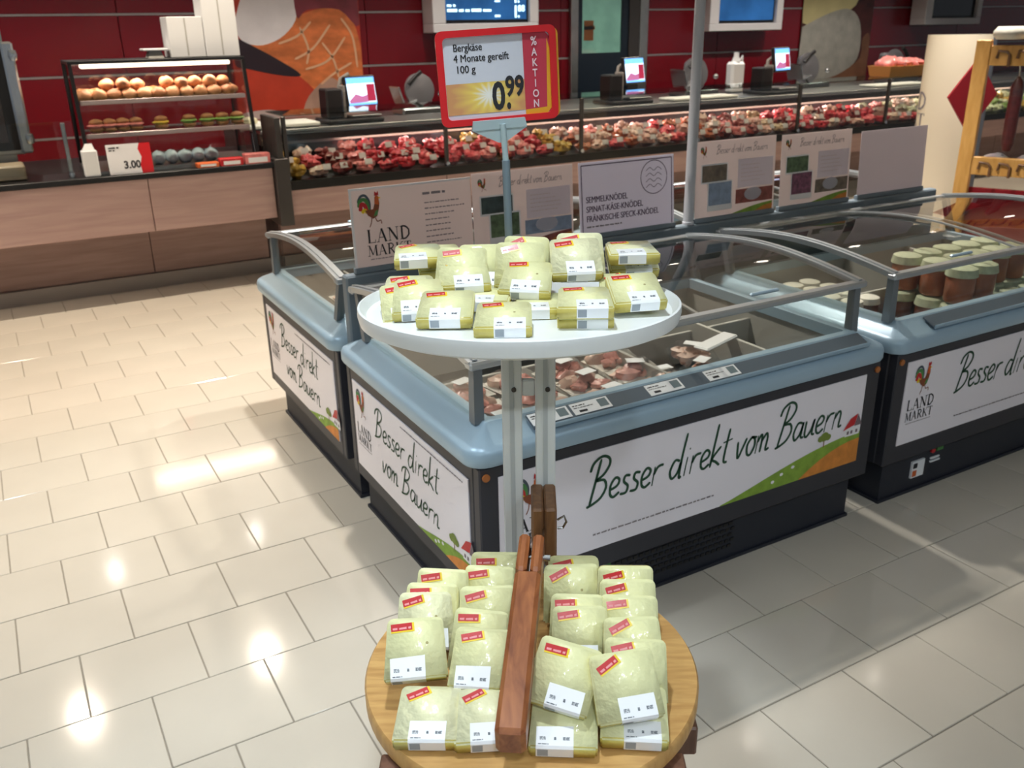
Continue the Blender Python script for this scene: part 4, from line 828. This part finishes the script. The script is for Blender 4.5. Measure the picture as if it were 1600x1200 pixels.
# ---------------------------------------------------------------- scales with lit screens
mat('screen_sky', '#cfe8ff', .3, emit=1.3); mat('screen_blue', '#6fb4ff', .3, emit=1.1); mat('screen_pink', '#b06a9a', .3, emit=.7); mat('screen_red', '#a02a48', .3, emit=.6); mat('scale_grey', '#8a8580', .45); mat('scale_black', '#1a1718', .4)
def scale(label, x, y, top):
    t = thing('counter_scale', label, 'scale', (x, y, .986), group='scales on the meat counter')
    MB().box(-.22, .24, -.17, .17, 0, .035, .008).build('base', 'scale_black', t)
    MB().box(-.02, .23, -.15, .15, .045, .06, .006).build('weighing_plate', 'steel', t); MB().box(.06, .14, -.05, .05, .0355, .0445).build('plate_support', 'scale_black', t)
    MB().box(-.2, -.06, -.09, .09, .036, .26, .012).build('printer_column', 'scale_black', t); MB().box(-.055, -.03, -.06, .06, .036, .28, .006).build('column_trim', 'scale_grey', t)
    MB().tube([(-.05, .02, .24), (-.03, .03, .32), (.04, .02, .36)], .018, 10).build('screen_arm', 'scale_grey', t, 40)
    M = Matrix.Translation((.12, -.02, top-.986-.115)) @ Matrix.Rotation(R(12), 4, 'Z') @ Matrix.Rotation(R(-10), 4, 'X')
    s = MB().box(-.145, .145, 0, .04, -.12, .12, .01, M).build('screen_housing', 'scale_black', t); p = PL(M @ Vector((0, -.0004, 0)), M.to_3x3() @ Vector((1, 0, 0)), M.to_3x3() @ Vector((0, 0, 1)))
    mb = MB(); mb.poly(p, [(-.13, -.105), (.13, -.105), (.13, .105), (-.13, .105)], .0004); mb.k = 1; mb.poly(p, [(-.13, .06), (.13, .06), (.13, .105), (-.13, .105)], .0008)
    mb.k = 2; mb.poly(p, [(-.125, -.07), (-.06, -.02), (.0, -.04), (.05, -.03), (.05, -.085), (-.12, -.09)], .0008); mb.k = 3; mb.poly(p, [(.05, -.08), (.125, -.08), (.125, .05), (.05, .05)], .0008); mb.k = 1; mb.poly(p, [(-.13, -.105), (.13, -.105), (.13, -.088), (-.13, -.088)], .0008)
    mb.build('lit_screen', ['screen_sky', 'screen_blue', 'screen_pink', 'screen_red'], s)
scale('counter scale with a lit tilted screen, leftmost, in front of the ham mural', 2.58, 7.15, 1.33); scale('counter scale with a lit screen beside the dark blue door', 5.28, 7.15, 1.39); scale('counter scale with a lit screen near the grey slicer and cheese mural', 7.16, 7.15, 1.43)
tag(MB().box(1.66, 2.28, 6.95, 7.3, .99, 1.02, .006).build('cutting_board', mat('board_white', '#e6e6dc', .5)), 'white cutting board lit brightly, left of the first scale', 'board')
tag(MB().blob((1.78, 7.1, 1.045), .07, .05, .028, 3, .1).build('wrapped_roll', 'dairy', None, 60), 'small pale wrapped piece lying on the white cutting board', 'food')
tag(MB().box(3.5, 3.95, 6.98, 7.25, .99, 1.012, .005).build('cutting_board', 'board_white'), 'pale cutting board behind the price sign', 'board'); tag(MB().box(5.75, 6.55, 6.96, 7.2, .99, 1.012, .005).build('cutting_board', 'board_white'), 'long pale cutting board left of the thin pole', 'board')
tag(MB().box(8.55, 9.4, 6.96, 7.2, .99, 1.012, .005).build('cutting_board', 'board_white'), 'pale cutting board at the far right of the meat counter', 'board')
# rear work bench against the wall, with slicers
wb = thing('rear_workbench', 'stainless workbench along the red wall behind the meat counter', 'workbench', (1.9, 7.95, 0)); MB().box(0, 11.5, 0, .7, .88, .92, .005).build('top', 'steel', wb); MB().box(.02, 11.48, .05, .68, .1, .8795).build('cabinets', 'dark_metal', wb)
for x in (.1, 3.8, 7.6, 11.4): MB().box(x-.03, x+.03, .1, .16, 0, .0995).build('foot', 'dark_metal', wb)
mat('slicer_grey', '#77767a', .35, .3)
def slicer(label, x, y, s=1, flip=1):
    t = thing('meat_slicer', label, 'slicer', (x, y, .921), group='meat slicers on the workbench'); t.scale = (s*flip, s, s)
    MB().box(-.24, .24, -.16, .16, 0, .08, .02).build('base', 'steel', t)
    MB().lathe([(0, -.03), (.15, -.03), (.165, -.01), (.165, .012), (.05, .03), (0, .03)], 28, M=Matrix.Translation((.03, .02, .24)) @ Matrix.Rotation(R(80), 4, 'X')).build('blade_guard', 'slicer_grey', t, 40)
    MB().box(-.05, .2, .06, .16, .081, .36, .03).build('motor_block', 'slicer_grey', t)
    M = Matrix.Translation((-.13, -.02, .12)) @ Matrix.Rotation(R(-18), 4, 'Y'); MB().box(-.09, .07, -.12, .12, 0, .02, .006, M).box(-.09, -.07, -.12, .12, .0201, .2, .006, M).build('carriage', 'chrome', t)
    MB().tube([(-.12, -.05, .3), (-.04, -.06, .38), (.02, -.06, .42)], .022, 10).build('pusher', 'scale_black', t, 40); MB().blob((.2, -.12, .2), .028, .028, .028, 1, 0).build('dial', 'chrome', t, 60)
slicer('grey meat slicer just right of the thin pole, before the red wall', 7.0, 8.15); slicer('grey meat slicer before the left half of the cheese mural', 8.75, 8.15); slicer('grey meat slicer at the right of the cheese mural', 10.35, 8.15, 1, -1); slicer('bright slicer half hidden by the left edge of the price sign', 3.62, 8.1, .9)
bt = thing('canister', 'white plastic canister between the slicer and the third scale', 'canister', (7.55, 8.1, .921)); MB().box(-.1, .1, -.06, .06, 0, .34, .025).build('body', 'white', bt); MB().lathe([(.05, .341), (.03, .4), (.028, .44), (0, .44)], 16).build('neck', 'white', bt, 40); MB().tube([(.05, 0, .345), (.09, 0, .4), (.1, 0, .3)], .012).build('handle', 'white', bt, 40)
lf = thing('meat_loaf_dish', 'golden dish heaped with pink meat on the glass shelf', 'food', (8.3, 6.5, 1.1405)); MB().add([(-.3, -.12, 0), (.3, -.12, 0), (.3, .12, 0), (-.3, .12, 0), (-.32, -.14, .1), (.32, -.14, .1), (.32, .14, .1), (-.32, .14, .1)], [(3, 2, 1, 0), (0, 1, 5, 4), (1, 2, 6, 5), (2, 3, 7, 6), (3, 0, 4, 7), (4, 5, 6, 7)]).build('dish', mat('dish_gold', '#c88a4a', .4), lf)
for i in range(5): MB().blob((-.22+.11*i, 0, .115), .09, .11, .07-.006*i, i, .25).build('meat_piece', 'pork', lf, 60)
# ---------------------------------------------------------------- wall murals and screens
def streaks(t, lines, wd, mt, h):
    mb = MB()
    for l in lines: ribbon(mb, WP, l, wd, h)
    mb.build('fat_streaks', mt, t, kind='stuff')
WP = PL((0, 9.4825, 0), (1, 0, 0), (0, 0, 1))
def mural(label, x0, x1, z0, z1, base, shapes):
    t = thing('mural', label, 'mural', (0, 0, 0), group='food murals on the red wall'); MB().prism(WP, [(x0, z0), (x1, z0), (x1, z1), (x0, z1)], .0, .012).build('print_base', base, t)
    for i, (nm, mt, pts) in enumerate(shapes):
        mb = MB(); q = smooth_path(pts+[pts[0]], 4)[:-1] if len(pts) > 4 else pts; mb.poly(WP, [(min(max(a, x0+.005), x1-.005), min(max(b, z0), z1)) for a, b in q], .0125+.0006*i); mb.build(nm, mt, t)
    return t
mat('ham_red', '#c2402a', .35, var=.2, vscale=3); mat('ham_orange', '#dd7a44', .35, var=.3, vscale=5, stretch=(1, 1, 2)); mat('mural_white', '#efe6e4', .35, var=.05, vscale=6); mat('mural_maroon', '#8a3a44', .4, var=.3, vscale=4); mat('mural_dark', '#2a1c24', .4); mat('mural_pale', '#b58f7c', .4, var=.15, vscale=6); mat('mural_beige', '#c3aca4', .4, var=.1, vscale=6)
hm = mural('large ham photo mural in orange and white left of the first scale', 2.28, 3.62, .6, 2.4, 'ham_red', [('ham_slice', 'ham_orange', [(2.47, 1.53), (2.87, 1.76), (3.21, 1.87), (3.48, 1.83), (3.6, 1.58), (3.6, 1.14), (3.26, .96), (2.94, 1.23), (2.63, 1.39)]), ('fat_rim', 'mural_white', [(2.33, 1.72), (2.42, 1.95), (2.56, 2.2), (2.94, 2.2), (2.97, 1.83), (2.82, 1.63), (2.59, 1.54), (2.4, 1.58)]), ('ham_top', 'mural_maroon', [(2.95, 2.3), (3.67, 2.3), (3.62, 1.71), (3.41, 1.86), (3.08, 1.86), (2.96, 1.8)]), ('knife', 'mural_dark', [(2.33, 1.62), (2.52, 1.52), (2.7, 1.42), (2.95, 1.25), (2.75, 1.25), (2.44, 1.32), (2.3, 1.37)]), ('fat_piece', 'mural_pale', [(2.9, .78), (3.01, 1.04), (3.28, 1.21), (3.44, .96), (3.5, .74)]), ('platter', 'mural_beige', [(2.2, .89), (2.58, .93), (2.97, .85), (3.6, .87), (3.6, .55), (2.17, .55)])])
streaks(hm, [[(2.75, 1.55), (2.95, 1.62), (3.1, 1.75)], [(2.9, 1.4), (3.1, 1.5), (3.3, 1.72)], [(3.0, 1.3), (3.25, 1.38), (3.45, 1.6)], [(3.15, 1.15), (3.3, 1.25), (3.5, 1.35)], [(3.2, 1.55), (3.3, 1.4), (3.35, 1.2)], [(2.98, 1.7), (3.05, 1.5), (3.02, 1.35)], [(3.42, 1.78), (3.53, 1.6), (3.56, 1.3)]], .022, mat('fat_streak', '#e8b48c', .4), .0165)
mat('cheese_yellow', '#cfc28c', .4, var=.08, vscale=4); mat('cheese_grey', '#aaa69b', .5, var=.15, vscale=7); mat('mural_brown', '#4a1f1a', .4, var=.4, vscale=6); mat('mural_wood', '#875a40', .4, var=.25, vscale=5)
mural('tall cheese photo mural with a grey round cheese on the red wall', 9.96, 11.36, .6, 2.4, 'mural_brown', [('yellow_cheese', 'cheese_yellow', [(9.9, 2.35), (11.0, 2.35), (10.99, 1.87), (10.53, 1.77), (9.98, 1.65)]), ('wooden_board', 'mural_wood', [(9.98, .95), (11.1, 1.1), (11.2, 1.43), (11.36, 1.43), (11.36, .65), (9.98, .65)]), ('round_cheese', 'cheese_grey', [(9.98, 1.6), (10.52, 1.78), (10.9, 1.81), (11.13, 1.6), (11.14, 1.17), (10.81, .97), (10.41, .9), (10.0, .92)])])
mat('tv_white', '#e4dfde', .4); mat('tv_blue', '#285f9c', .25, emit=.32, var=.45, vscale=2.2); mat('tv_text', '#c8f4ff', .3, emit=1.6); mat('tv_off', '#14161c', .15)
def tv(label, x0, x1, z0, on, lines):
    t = thing('wall_screen', label, 'screen', (x0, 9.2, z0), group='screens on the red wall'); W_ = x1-x0; H_ = .72
    fm = MB(); fm.box(0, W_, 0, .26, 0, .09, .008).box(0, W_, 0, .26, H_-.07, H_, .008).box(0, .15, 0, .26, .0905, H_-.0705, .006).box(W_-.11, W_, 0, .26, .0905, H_-.0705, .006); fm.build('housing', 'tv_white', t)
    MB().box(.151, W_-.111, .05, .25, .091, H_-.071).build('display_bezel', 'black', t); p = PL((.17, .0495, .125), (1, 0, 0), (0, 0, 1)); MB().poly(p, [(.0, 0), (W_-.3, 0), (W_-.3, H_-.22), (0, H_-.22)], .0005).build('picture', 'tv_blue' if on else 'tv_off', t)
    if lines:
        mb = MB(); w2 = W_-.3; q = random.Random(4)
        for y in (.02, .17, .32): text(mb, p, '1', w2*.82, y, .17, .0012, bold=.02); text(mb, p, '.', w2*.885, y, .15, .0012, bold=.02); text(mb, p, '88', w2*.89, y+.06, .09, .0012, bold=.02)
        for y in (.1, .25, .4): squiggle(mb, p, .02, .12, y+.03, .028, q, .0012); squiggle(mb, p, .02, .55, y-.02, .03, q, .0012); squiggle(mb, p, w2*.6, w2*.68, y-.075, .022, q, .0012)
        mb.build('price_text', 'tv_text', t, kind='stuff')
tv('white-framed price screen with glowing blue price list behind the sign', 4.33, 5.62, 1.62, True, True); tv('white-framed blue wall screen right of the thin pole', 8.1, 9.33, 1.57, True, False); tv('white-framed dark wall screen at the far right', 12.15, 13.42, 1.59, False, False)
# ---------------------------------------------------------------- rolls case on the bakery counter
CS = thing('rolls_case', 'black-framed glass case of bread rolls on the bakery counter', 'display case', (.55, 6.36, .8385)); CWd, CDp, CHt = 1.09, .56, .66
def lean(mb, x): mb.add([(x, 0, .02), (x+.022, 0, .02), (x+.022, .022, .02), (x, .022, .02), (x+.0, .12, CHt), (x+.022, .12, CHt), (x+.022, .142, CHt), (x, .142, CHt)], [(3, 2, 1, 0), (4, 5, 6, 7), (0, 1, 5, 4), (1, 2, 6, 5), (2, 3, 7, 6), (3, 0, 4, 7)])
for x in (0.0, CWd-.022):
    mb = MB(); lean(mb, x); mb.build('front_post', 'black', CS); MB().box(x, x+.03, CDp-.03, CDp, .02, CHt, .003).build('rear_post', 'black', CS)
MB().box(0, CWd, 0, CDp, 0, .0195).build('case_floor', 'steel', CS); MB().box(0, CWd, .12, CDp, CHt+.0005, CHt+.02, .003).build('case_roof', 'black', CS)
MB().add([(.022, .006, .03), (CWd-.022, .006, .03), (CWd-.022, .126, CHt), (.022, .126, CHt)], [(0, 1, 2, 3)]).build('front_glass', 'glass', CS)
for x in (.012, CWd-.016): MB().box(x, x+.004, .15, CDp-.03, .03, CHt-.005).build('side_glass', 'glass', CS)
MB().box(.03, CWd-.03, CDp-.012, CDp-.008, .03, CHt-.005).build('rear_glass', 'glass', CS)
mat('shelf_edge', '#b9a8a8', .3, .4)
for z, y0 in ((.43, .1), (.23, .07)):
    s = MB().box(.03, CWd-.03, y0, CDp-.04, z, z+.008).build('shelf', 'glass_green', CS); MB().box(.03, CWd-.03, y0-.008, y0-.0005, z-.012, z+.016, .002).build('shelf_edge', 'shelf_edge', s)
MB().box(.08, CWd-.08, .2, .3, CHt-.028, CHt-.002, .006).build('lamp_bar', mat('case_lamp', '#fff0dc', emit=2), CS)
L = bpy.data.lights.new('case_light', 'AREA'); L.energy = 5; L.color = (1, .86, .7); L.shape = 'RECTANGLE'; L.size = .9; L.size_y = .1
lo = bpy.data.objects.new('case_light', L); COL.objects.link(lo); lo.location = (.55+CWd/2, 6.61, .8385+CHt-.03)
mat('roll', '#b5744a', .55, var=.25, vscale=30, bump=.3, bscale=60); mat('roll_light', '#c98c60', .55, var=.2, vscale=30); mat('filling_green', '#7f9a4a', .6, var=.3, vscale=40); mat('filling_yellow', '#dfae3c', .6, var=.2, vscale=30)
RM = [MB().blob((0, 0, .03), .05, .046, .036, s, .12, 14, 8).mesh('bread_roll', ['roll', 'roll_light'][s % 2], 60) for s in range(4)]
rnd = random.Random(8)
def put(me, nm, x, y, z, lab, grp, cat='bread roll'):
    o = link(nm, me); o.location = (x, y, z); o.rotation_euler = (0, 0, rnd.uniform(0, 6.28)); return tag(o, lab, cat, grp)
ZT = .8385+.438
for r_, (n, y) in enumerate(((11, 6.55), (11, 6.64), (10, 6.73))):
    for i in range(n): put(RM[rnd.randrange(4)], 'bread_roll', .62+i*.09+(.04 if r_ % 2 else 0), y, ZT+.001, '%s bread roll from the left, %s row of the top case shelf' % (ORD[i], ('front', 'middle', 'back')[r_]), 'rolls on the top shelf, bottom layer')
for i in range(10):
    if i not in (0, 4): put(RM[rnd.randrange(4)], 'bread_roll', .68+i*.092, 6.59+.03*(i % 2), ZT+.055+.004*(i % 3), '%s bread roll spot from the left, lying on top of the heap' % ORD[i], 'rolls heaped on the top shelf')
ZM = .8385+.238
def filled(x, fill, lab):
    t = thing('filled_roll', lab, 'filled roll', (x, 6.55, ZM+.001), 0); MB().blob((0, 0, .022), .045, .042, .022, 1, .06).build('bottom_half', 'roll_light', t, 60); MB().blob((0, -.004, .042), .05, .048, .016, 5, .25).build('filling', fill, t, 60); MB().blob((0, .006, .064), .044, .04, .024, 2, .06).build('top_half', 'roll', t, 60)
for i, x in enumerate((.66, .74, .82, .9)): filled(x, 'pork', ['leftmost filled roll on the middle shelf, pink filling', 'second filled roll on the middle shelf, pink filling', 'third filled roll on the middle shelf, pink filling', 'fourth filled roll on the middle shelf, pink filling'][i])
filled(1.06, 'filling_yellow', 'filled roll with yellow filling in the middle of the middle shelf')
for i, x in enumerate((1.24, 1.36, 1.46, 1.56)): filled(x, 'filling_green', ['filled roll with green salad, nearest the yellow one', 'second filled roll with green salad on the middle shelf', 'third filled roll with green salad on the middle shelf', 'rightmost filled roll with green salad'][i])
mat('pouch', '#ced3e6', .4, coat=.4, var=.2, vscale=20)
for i in range(5): put(MB().blob((0, 0, .04), .05, .045, .045, 20+i, .15).mesh('pouch', 'pouch', 60), 'pouch', 1.0+i*.085, 6.5, .86, '%s bluish white pouch from the left on the rolls case floor' % ORD[i], 'pouches in the rolls case', 'pouch')
sg = thing('price_placard', 'white price placard with a red stripe leaning on the rolls case', 'sign', M=Matrix.Translation((.665, 6.30, .839)) @ Matrix.Rotation(R(-8), 4, 'X')); MB().box(0, .265, 0, .004, 0, .185, .001).build('card', 'paper', sg); p = PL((0, -.0003, 0), (1, 0, 0), (0, 0, 1))
mb = MB(); mb.poly(p, [(.195, .0), (.265, 0), (.265, .185), (.2, .185), (.188, .15), (.204, .1), (.19, .05)], .0006); mb.build('red_stripe', 'sign_red', sg); mb = MB(); text(mb, p, '3.00', .09, .035, .065, .0008, bold=.03, width=.1); mb.build('price_figures', 'ink', sg); mb = MB(); squiggle(mb, p, .015, .08, .16, .01, random.Random(2)); squiggle(mb, p, .015, .05, .145, .009, random.Random(3)); mb.build('small_print', 'ink', sg, kind='stuff')
tag(MB().box(.52, .61, 6.29, 6.36, .8385, 1.0, .006).add([(.53, 6.3, 1.0005), (.60, 6.3, 1.0005), (.60, 6.35, 1.0005), (.53, 6.35, 1.0005), (.55, 6.32, 1.04), (.59, 6.32, 1.04)], [(0, 1, 5, 4), (2, 3, 4, 5), (1, 2, 5), (3, 0, 4)]).build('white_carton', 'white'), 'small white carton at the left foot of the rolls case', 'carton')
for i, (x, w2, mt, lab) in enumerate(((1.2, .14, 'orange', 'orange snack box lying at the front right of the rolls case'), (1.35, .15, 'red', 'red snack box between the orange and the pink box'), (1.515, .17, 'pork', 'pink snack box beside the dark end post'))):
    t = thing('snack_box', lab, 'box', (x, 6.275, .8385)); MB().box(0, w2, 0, .08, 0, .03+.018*i, .003).build('carton', mt, t); MB().box(.02, w2-.02, -.0008, 0, .008, .022+.01*i).build('box_label', 'paper', t)
for x0, x1, z1, lab in ((1.19, 1.415, 1.77, 'smaller white carton standing on the roof of the rolls case'), (1.42, 1.68, 2.02, 'taller white carton standing on the roof of the rolls case')):
    t = thing('tall_carton', lab, 'carton', (x0, 6.58, .8385+CHt+.0205)); W_ = x1-x0; H_ = z1-(.8385+CHt+.0205); W_ = min(W_, 1.64-x0); MB().box(0, W_, 0, .22, 0, H_, .004).build('box', 'white', t); MB().box(W_*.48, W_*.52, -.0008, 0, .01, H_-.01).build('flap_seam', 'liner', t)
t = thing('kitchen_scale', 'small white scale on the roof of the rolls case', 'scale', (1.02, 6.6, .8385+CHt+.0205)); MB().add([(0.03, 0, 0), (.13, 0, 0), (.13, .12, 0), (.03, .12, 0), (.045, .01, .045), (.115, .01, .045), (.115, .11, .045), (.045, .11, .045)], [(3, 2, 1, 0), (0, 1, 5, 4), (1, 2, 6, 5), (2, 3, 7, 6), (3, 0, 4, 7), (4, 5, 6, 7)]).build('body', 'liner', t); MB().box(0, .16, -.01, .13, .0455, .06, .004).build('plate', 'white', t)
# oven at the left edge
ov = thing('baking_oven', 'dark baking oven with a silver door edge at the left edge', 'oven', (-.62, 6.72, .8385)); MB().box(0, .85, .03, .68, .12, .93, .006).build('housing', 'steel', ov); MB().box(.02, .83, .0, .029, .15, .8, .004).build('door_frame', 'black', ov)
MB().box(.06, .77, -.004, -.0005, .2, .76).build('door_glass', mat('oven_glass', '#2b221c', .1, coat=1), ov); MB().box(0, .85, .0, .029, .805, .93, .004).build('control_panel', mat('oven_panel', '#7d8c8c', .35, .5), ov)
MB().box(.83, .90, -.03, .12, .13, .80, .012).build('door_edge', 'chrome', ov); mb = MB()
for z in (.72, .22): mb.lathe([(0, -.03), (.022, -.03), (.028, 0), (.022, .03), (0, .03)], 14, (.89, -.035, z))
mb.build('hinge', 'chrome', ov, 40, kind='stuff'); MB().box(.05, .8, .04, .66, 0, .1195).build('stand_frame', 'steel', ov)
tag(MB().box(-.35, .2, 6.4, 6.62, .8385, .93, .01).build('food_tray', mat('tray_beige', '#a89a84', .4)), 'beige tray on the counter in front of the oven', 'tray')
gz = thing('sneeze_guard', 'low glass guard along the bakery counter before the oven', 'glass guard', (-1.5, 6.36, .8385)); MB().box(0, 2.0, 0, .006, .03, .34).build('pane', 'glass', gz)
for x in (.3, 1.95): MB().cyl((x, .003, 0), (x, .003, .03), .02).build('clamp', 'chrome', gz); MB().box(x-.012, x+.012, .007, .03, 0, .33, .003).build('support', 'chrome', gz)
# ---------------------------------------------------------------- advertising column and sausage rack behind the freezers
mat('column_cream', '#e9dcc4', .5); mat('column_side', '#6f7480', .5)
tc_ = Vector((5.85, 4.12, 0)); hd = math.atan2(tc_.x, tc_.y); T = thing('advertising_column', 'cream oval advertising column with LAND MARKT lettering behind the freezers', 'column', tc_, -hd)
def colpt(a, r=0): return ((.215+r)*math.sin(R(a)), -(.15+r)*math.cos(R(a)))
mb = MB(); N = 48
vs = [(*colpt(-180+360*i/N), z) for z in (.03, 1.575) for i in range(N)]; mb.add(vs, [(i, (i+1) % N, N+(i+1) % N, N+i) for i in range(N) if not 62 <= -180+360*(i+.5)/N <= 180]+[tuple(range(N, 2*N))]); mb.k = 1; mb.add(vs, [(i, (i+1) % N, N+(i+1) % N, N+i) for i in range(N) if 62 <= -180+360*(i+.5)/N <= 180]); mb.build('shell', ['column_cream', 'column_side'], T, 30)
MB().lathe([(0, 0), (.205, 0), (.215, .012), (.215, .029), (0, .029)], 40, sx=1, sy=.7).build('foot', 'column_side', T, 40)
class CurvedPL:
    def __init__(s, a0, z0): s.a0 = a0; s.z0 = z0
    def __call__(s, x, y, h=0): a = s.a0+x/.19*57.3; p = colpt(a, .0015+h); return Vector((p[0], p[1], s.z0+y))
cp = CurvedPL(-168, .98); mb = MB(); s1 = .40/3.56; serif_text(mb, cp, 'LAND', 0, .115, s1); mb.build('land_lettering', 'grey_ink', T); mb = MB(); s2 = .40/4.46; serif_text(mb, cp, 'MARKT', 0, 0, s2); mb.build('markt_lettering', 'grey_ink', T)
rk = Vector((5.14, 3.47, 0)); ra = math.atan2(-.9, .4); RK = thing('sausage_rack', 'pine sausage rack with dark hook pegs at the right edge', 'rack', rk, ra); RLn = .95
for x in (0, RLn): MB().box(x-.04, x+.04, -.03, .03, 0, 1.56, .005).build('upright', 'pine', RK)
for z0, z1 in ((1.42, 1.53), (.8, .905)):
    q = MB().box(.0405, RLn-.0405, -.022, .022, z0, z1, .004).build('rail', 'pine', RK)
    for i in range(8):
        x = .1+i*.105; MB().tube([(x-.02, -.028, z1-.07), (x-.015, -.028, z1-.03), (x+.03, -.03, z1-.035), (x+.045, -.032, z1-.05), (x+.045, -.032, z0-.005)], .008, 7).build('peg', 'wood_block', q, 40)
MB().box(.0405, RLn-.0405, .0225, .3, .81, .83, .003).build('shelf', 'pine', RK); MB().box(.0405, RLn-.0405, .0225, .04, .3, .72, .003).build('red_back_panel', mat('panel_red', '#8e1622', .4), RK)
for x in (0, RLn): MB().box(x-.03, x+.03, .031, .32, 0, .05, .004).build('foot', 'pine', RK)
RM_ = Matrix.Translation(rk) @ Matrix.Rotation(ra, 4, 'Z'); mat('salami_skin', '#5a1f22', .45, coat=.3, var=.3, vscale=30, bump=.4, bscale=40)
for i, (x, lab) in enumerate(((.2, 'long dark salami hanging from the pine rack, nearest the left upright'), (.52, 'long dark salami hanging farther along the pine rack'))):
    t = thing('salami', lab, 'sausage', M=RM_ @ Matrix.Translation((x, .06, 0))); MB().lathe([(0, .93), (.022, .94), (.036, .98), (.036, 1.3), (.02, 1.34), (.006, 1.36)], 16).build('sausage', 'salami_skin', t, 40); MB().tube([(0, 0, 1.355), (0, -.02, 1.4), (0, -.08, 1.44)], .004, 6).build('string', 'liner', t); MB().lathe([(.0375, 1.25), (.04, 1.3), (.022, 1.345), (.012, 1.365)], 16).build('clear_sleeve', 'film', t, 40)
mat('silver_film', '#c9c7d0', .2, .6, bump=.6, bscale=40)
for i in range(4):
    t = thing('vacuum_pack', ['silver vacuum pack of dark meat at the left end of the rack shelf', 'second silver vacuum pack on the rack shelf', 'third silver vacuum pack on the rack shelf', 'last silver vacuum pack on the rack shelf'][i], 'pack', M=RM_ @ Matrix.Translation((.14+i*.17, .15, .831))); MB().blob((0, 0, .04), .08, .09, .042, i, .12).build('pouch', 'silver_film', t, 60); MB().blob((0, -.02, .035), .06, .085, .03, i+9, .15).build('meat', 'salami', t, 60)
dm = Vector((5.50, 3.74, 1.22)); md = Matrix.Translation(dm) @ Matrix.Rotation(-math.atan2(5.50, 3.74)+R(52), 4, 'Z') @ Matrix.Rotation(R(45), 4, 'Y'); ds = thing('diamond_sign', 'red diamond-shaped sign behind the left upright of the pine rack', 'sign', M=Matrix.Translation((dm.x, dm.y, 0)))
MB().box(-.16, .16, -.006, .006, -.16, .16, .002, Matrix.Translation((0, 0, dm.z)) @ md.to_3x3().to_4x4()).build('panel', mat('diamond_red', '#a01624', .35), ds); MB().cyl((0, .014, .02), (0, .014, 1.25), .008).build('pole', 'dark_metal', ds); MB().lathe([(0, 0), (.11, 0), (.11, .012), (.012, .02)], 24, (0, .014, 0)).build('foot', 'dark_metal', ds, 40)
tag(MB().box(-.09, .09, -.07, .07, 0, .07, .025).build('folded_cloth', mat('fleece', '#d8d2c4', .8, var=.1, vscale=20), None, 60), 'folded white cloth lying on top of the pine rack', 'fabric').location = tuple(RM_ @ Vector((.13, .0, 1.561)))
